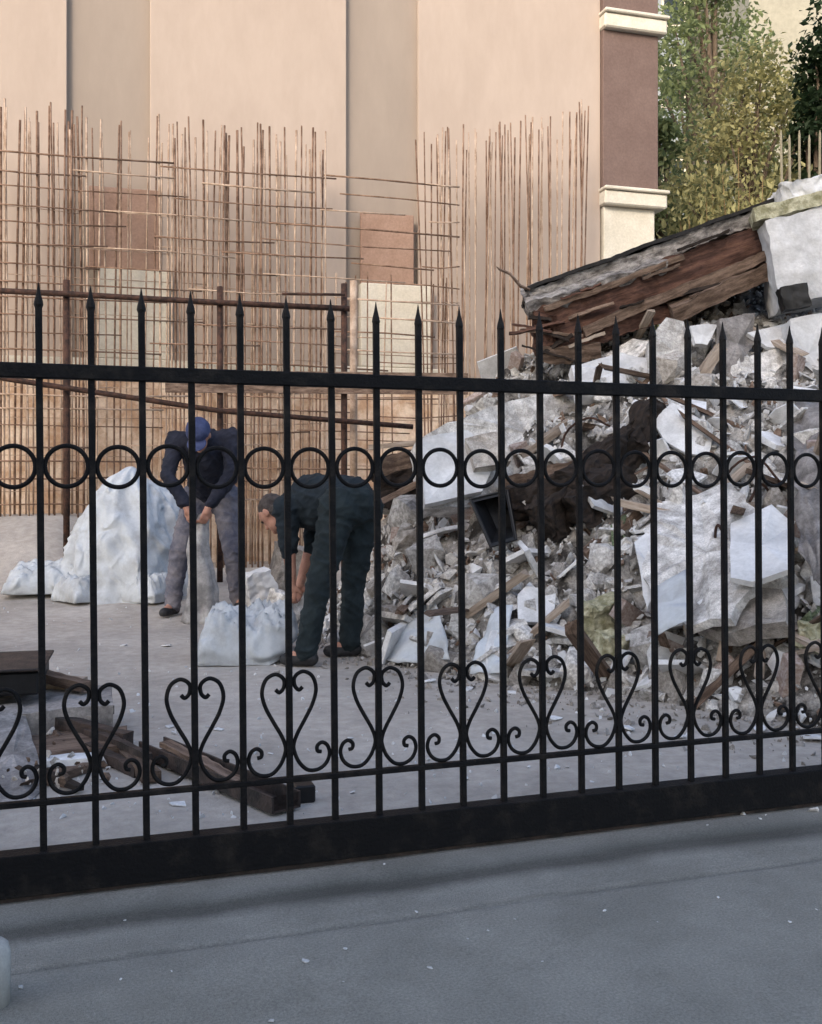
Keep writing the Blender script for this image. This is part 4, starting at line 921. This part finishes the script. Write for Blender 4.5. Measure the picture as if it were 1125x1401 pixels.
def shoe_me(ank, d, name='shoe'):
    bm = bmesh.new(); d = Vector(d).normalized(); a = Vector(ank)
    capsule(bm, a+Vector((0, 0, -0.035))-d*0.03, 0.048, a+Vector((0, 0, -0.045))+d*0.13, 0.040, 12); capsule(bm, a-d*0.01, 0.050, a+Vector((0, 0, 0.03)), 0.048)
    for v in bm.verts: 
        if v.co.z < a.z-0.078: v.co.z = a.z-0.078
    return fuse(name, bm, 0.012, 2)
def eyes(parent, c, R, m):
    for k in (-1, 1):
        bm = bmesh.new(); ellip(bm, Vector(c)+R@Vector((0.031*k, 0.090, 0.008)), (0.014, 0.010, 0.008), R); link('eye', tomesh(bm, 'eye', True), m, parent)

def person(name, label, J, cols, hat):
    bm = bmesh.new()
    # body: one continuous surface
    capsule(bm, J['pelvis'], 0.135, J['chest'], 0.145); capsule(bm, J['chest'], 0.14, J['neck'], 0.06); capsule(bm, J['neck'], 0.058, J['head'], 0.055)
    for sd in 'LR':
        capsule(bm, J['hip'+sd], 0.095, J['knee'+sd], 0.062); capsule(bm, J['knee'+sd], 0.060, J['ank'+sd], 0.040)
        capsule(bm, J['chest'], 0.09, J['sho'+sd], 0.062); capsule(bm, J['sho'+sd], 0.058, J['elb'+sd], 0.043); capsule(bm, J['elb'+sd], 0.044, J['wri'+sd], 0.028)
        hand(bm, J['wri'+sd], J['hd'+sd], J['hn'+sd], 1 if sd == 'R' else -1)
        capsule(bm, J['ank'+sd], 0.04, Vector(J['ank'+sd])+Vector(J['toe'+sd]).normalized()*0.12+Vector((0, 0, -.04)), 0.03)
    R = head(bm, J['head'], J['face'], J['hup'])
    body = link(name, fuse('body', bm, 0.0075, 2), M['skin']); tag(body, label, 'person')
    eyes(body, J['head'], R, M['black'])
    # jacket
    bm = bmesh.new(); ch = Vector(J['chest']); pv = Vector(J['pelvis'])
    capsule(bm, pv.lerp(ch, 0.12), 0.175, ch, 0.185); capsule(bm, ch, 0.18, Vector(J['neck'])-(Vector(J['neck'])-ch)*0.1, 0.085)
    for sd in 'LR':
        capsule(bm, ch, 0.13, J['sho'+sd], 0.092); capsule(bm, J['sho'+sd], 0.082, J['elb'+sd], 0.060)
        e = Vector(J['elb'+sd]); wv = Vector(J['wri'+sd]); capsule(bm, e, 0.060, e.lerp(wv, J['sleeve']), 0.052)
    link('jacket', fuse('jacket', bm, 0.010, 3, 0.0125), M[cols[0]], body)
    # trousers
    bm = bmesh.new(); capsule(bm, J['hipL'], 0.135, J['hipR'], 0.135); capsule(bm, pv, 0.15, pv.lerp(ch, 0.15), 0.15)
    for sd in 'LR':
        capsule(bm, J['hip'+sd], 0.120, J['knee'+sd], 0.082); capsule(bm, J['knee'+sd], 0.079, Vector(J['ank'+sd])+Vector((0, 0, 0.0)), 0.070)
    link('trousers', fuse('trousers', bm, 0.010, 3, 0.0115), M[cols[1]], body)
    for sd in 'LR': link('shoe', shoe_me(J['ank'+sd], J['toe'+sd]), M['shoe'], body)
    # hair and cap
    f = Vector(J['face']).normalized(); u = R.col[2]; hc = Vector(J['head'])
    bm = bmesh.new(); ellip(bm, hc+u*0.035-f*0.018, (0.087, 0.098, 0.098), R); ellip(bm, hc-u*0.025-f*0.05, (0.080, 0.055, 0.075), R)
    link('hair', fuse('hair', bm, 0.010, 2, 0.006, 30), M['hair'], body)
    if hat:
        bm = bmesh.new(); ellip(bm, hc+u*0.055-f*0.008, (0.098, 0.112, 0.095), R)
        for v in list(bm.verts):
            q = v.co-hc
            if q.dot(u) < 0.035: v.co += u*(0.035-q.dot(u))
        capm = link('cap', fuse('cap', bm, 0.010, 2, 0.003), M[cols[2]], body)
        bm = bmesh.new(); ellip(bm, hc+u*0.045+f*0.115, (0.075, 0.075, 0.010), R); link('cap_peak', tomesh(bm, 'cap_peak', True), M[cols[2]], capm)
    return body
# worker in front: bent over the sack, back and legs towards us
JF = dict(pelvis=(-.36, 6.30, .975), chest=(-.62, 6.50, .975), neck=(-.79, 6.62, .96), head=(-.90, 6.70, .90), face=(-.55, .35, -.75), hup=(-.65, .5, .5),
          hipL=(-.44, 6.22, .94), hipR=(-.30, 6.38, .94), kneeL=(-.545, 6.12, .50), kneeR=(-.36, 6.42, .50), ankL=(-.625, 6.10, .085), ankR=(-.385, 6.44, .085),
          toeL=(-1, .25, 0), toeR=(-.9, -.1, 0), shoL=(-.78, 6.40, .93), shoR=(-.60, 6.66, .95), elbL=(-.76, 6.36, .69), elbR=(-.635, 6.55, .70), wriL=(-.74, 6.36, .47), wriR=(-.70, 6.48, .47),
          hdL=(-.1, 0, -1), hdR=(-.3, -.1, -1), hnL=(.2, .6, 0), hnR=(0, -.8, 0), sleeve=0.12)
person('person', 'worker in dark teal clothes bent double over the white sack', JF, ('teal', 'tealt', 'cap'), False)
# worker behind: stooping towards us, both hands low in front
g1 = yard_h(-1.93, 8.25)+0.085; g2 = yard_h(-1.42, 8.5)+0.085
JB = dict(pelvis=(-1.66, 8.50, 1.02), chest=(-1.66, 8.22, 1.36), neck=(-1.65, 8.06, 1.47), head=(-1.645, 7.94, 1.465), face=(.02, -.6, -.85), hup=(0, -.6, .6),
          hipL=(-1.55, 8.50, .98), hipR=(-1.77, 8.48, .98), kneeL=(-1.475, 8.42, .55), kneeR=(-1.88, 8.30, .55), ankL=(-1.43, 8.52, g2), ankR=(-1.93, 8.28, g1),
          toeL=(.3, -1, 0), toeR=(-.35, -1, 0), shoL=(-1.43, 8.15, 1.45), shoR=(-1.87, 8.15, 1.43), elbL=(-1.40, 7.98, 1.15), elbR=(-1.90, 7.98, 1.15), wriL=(-1.57, 7.90, .90), wriR=(-1.73, 7.90, .90),
          hdL=(-.3, -.1, -1), hdR=(.3, -.1, -1), hnL=(-.4, .5, 0), hnR=(.4, .5, 0), sleeve=0.85)
person('person', 'worker in navy jacket, grey jeans and blue cap stooping beside tarpaulin heap', JB, ('jacket', 'jeans', 'cap'), True)
# the upright sack he holds open
bm = bmesh.new(); N = 40; rows = []
zb = yard_h(-1.64, 7.98)
for i in range(26):
    t = i/25; row = []; z = lerp(zb-0.01, 0.83, t)
    for k in range(N):
        a = 2*math.pi*k/N; rr = 0.14*(1.0-0.62*t)*(1+0.07*math.sin(a*5+t*3)+0.22*noise.noise((math.cos(a)*1.5, math.sin(a)*1.5, t*3.3))+0.10*(1-2*abs(noise.noise((math.cos(a)*2, math.sin(a)*2+t*2, t*6)))))
        row.append(bm.verts.new((rr*math.cos(a)+0.02*math.sin(t*7), rr*math.sin(a)*0.8, z+(0.03*math.sin(a*3) if i == 25 else 0))))
    rows.append(row)
for A, B in zip(rows, rows[1:]):
    for k in range(N): bm.faces.new((A[k], A[(k+1) % N], B[(k+1) % N], B[k]))
bm.faces.new(rows[0][::-1])
tag(link('rubble_sack', tomesh(bm, 'rubble_sack', True), M['sackcloth'], loc=(-1.64, 7.98, 0)), 'upright greyish sack held open by the worker in blue cap', 'sack')
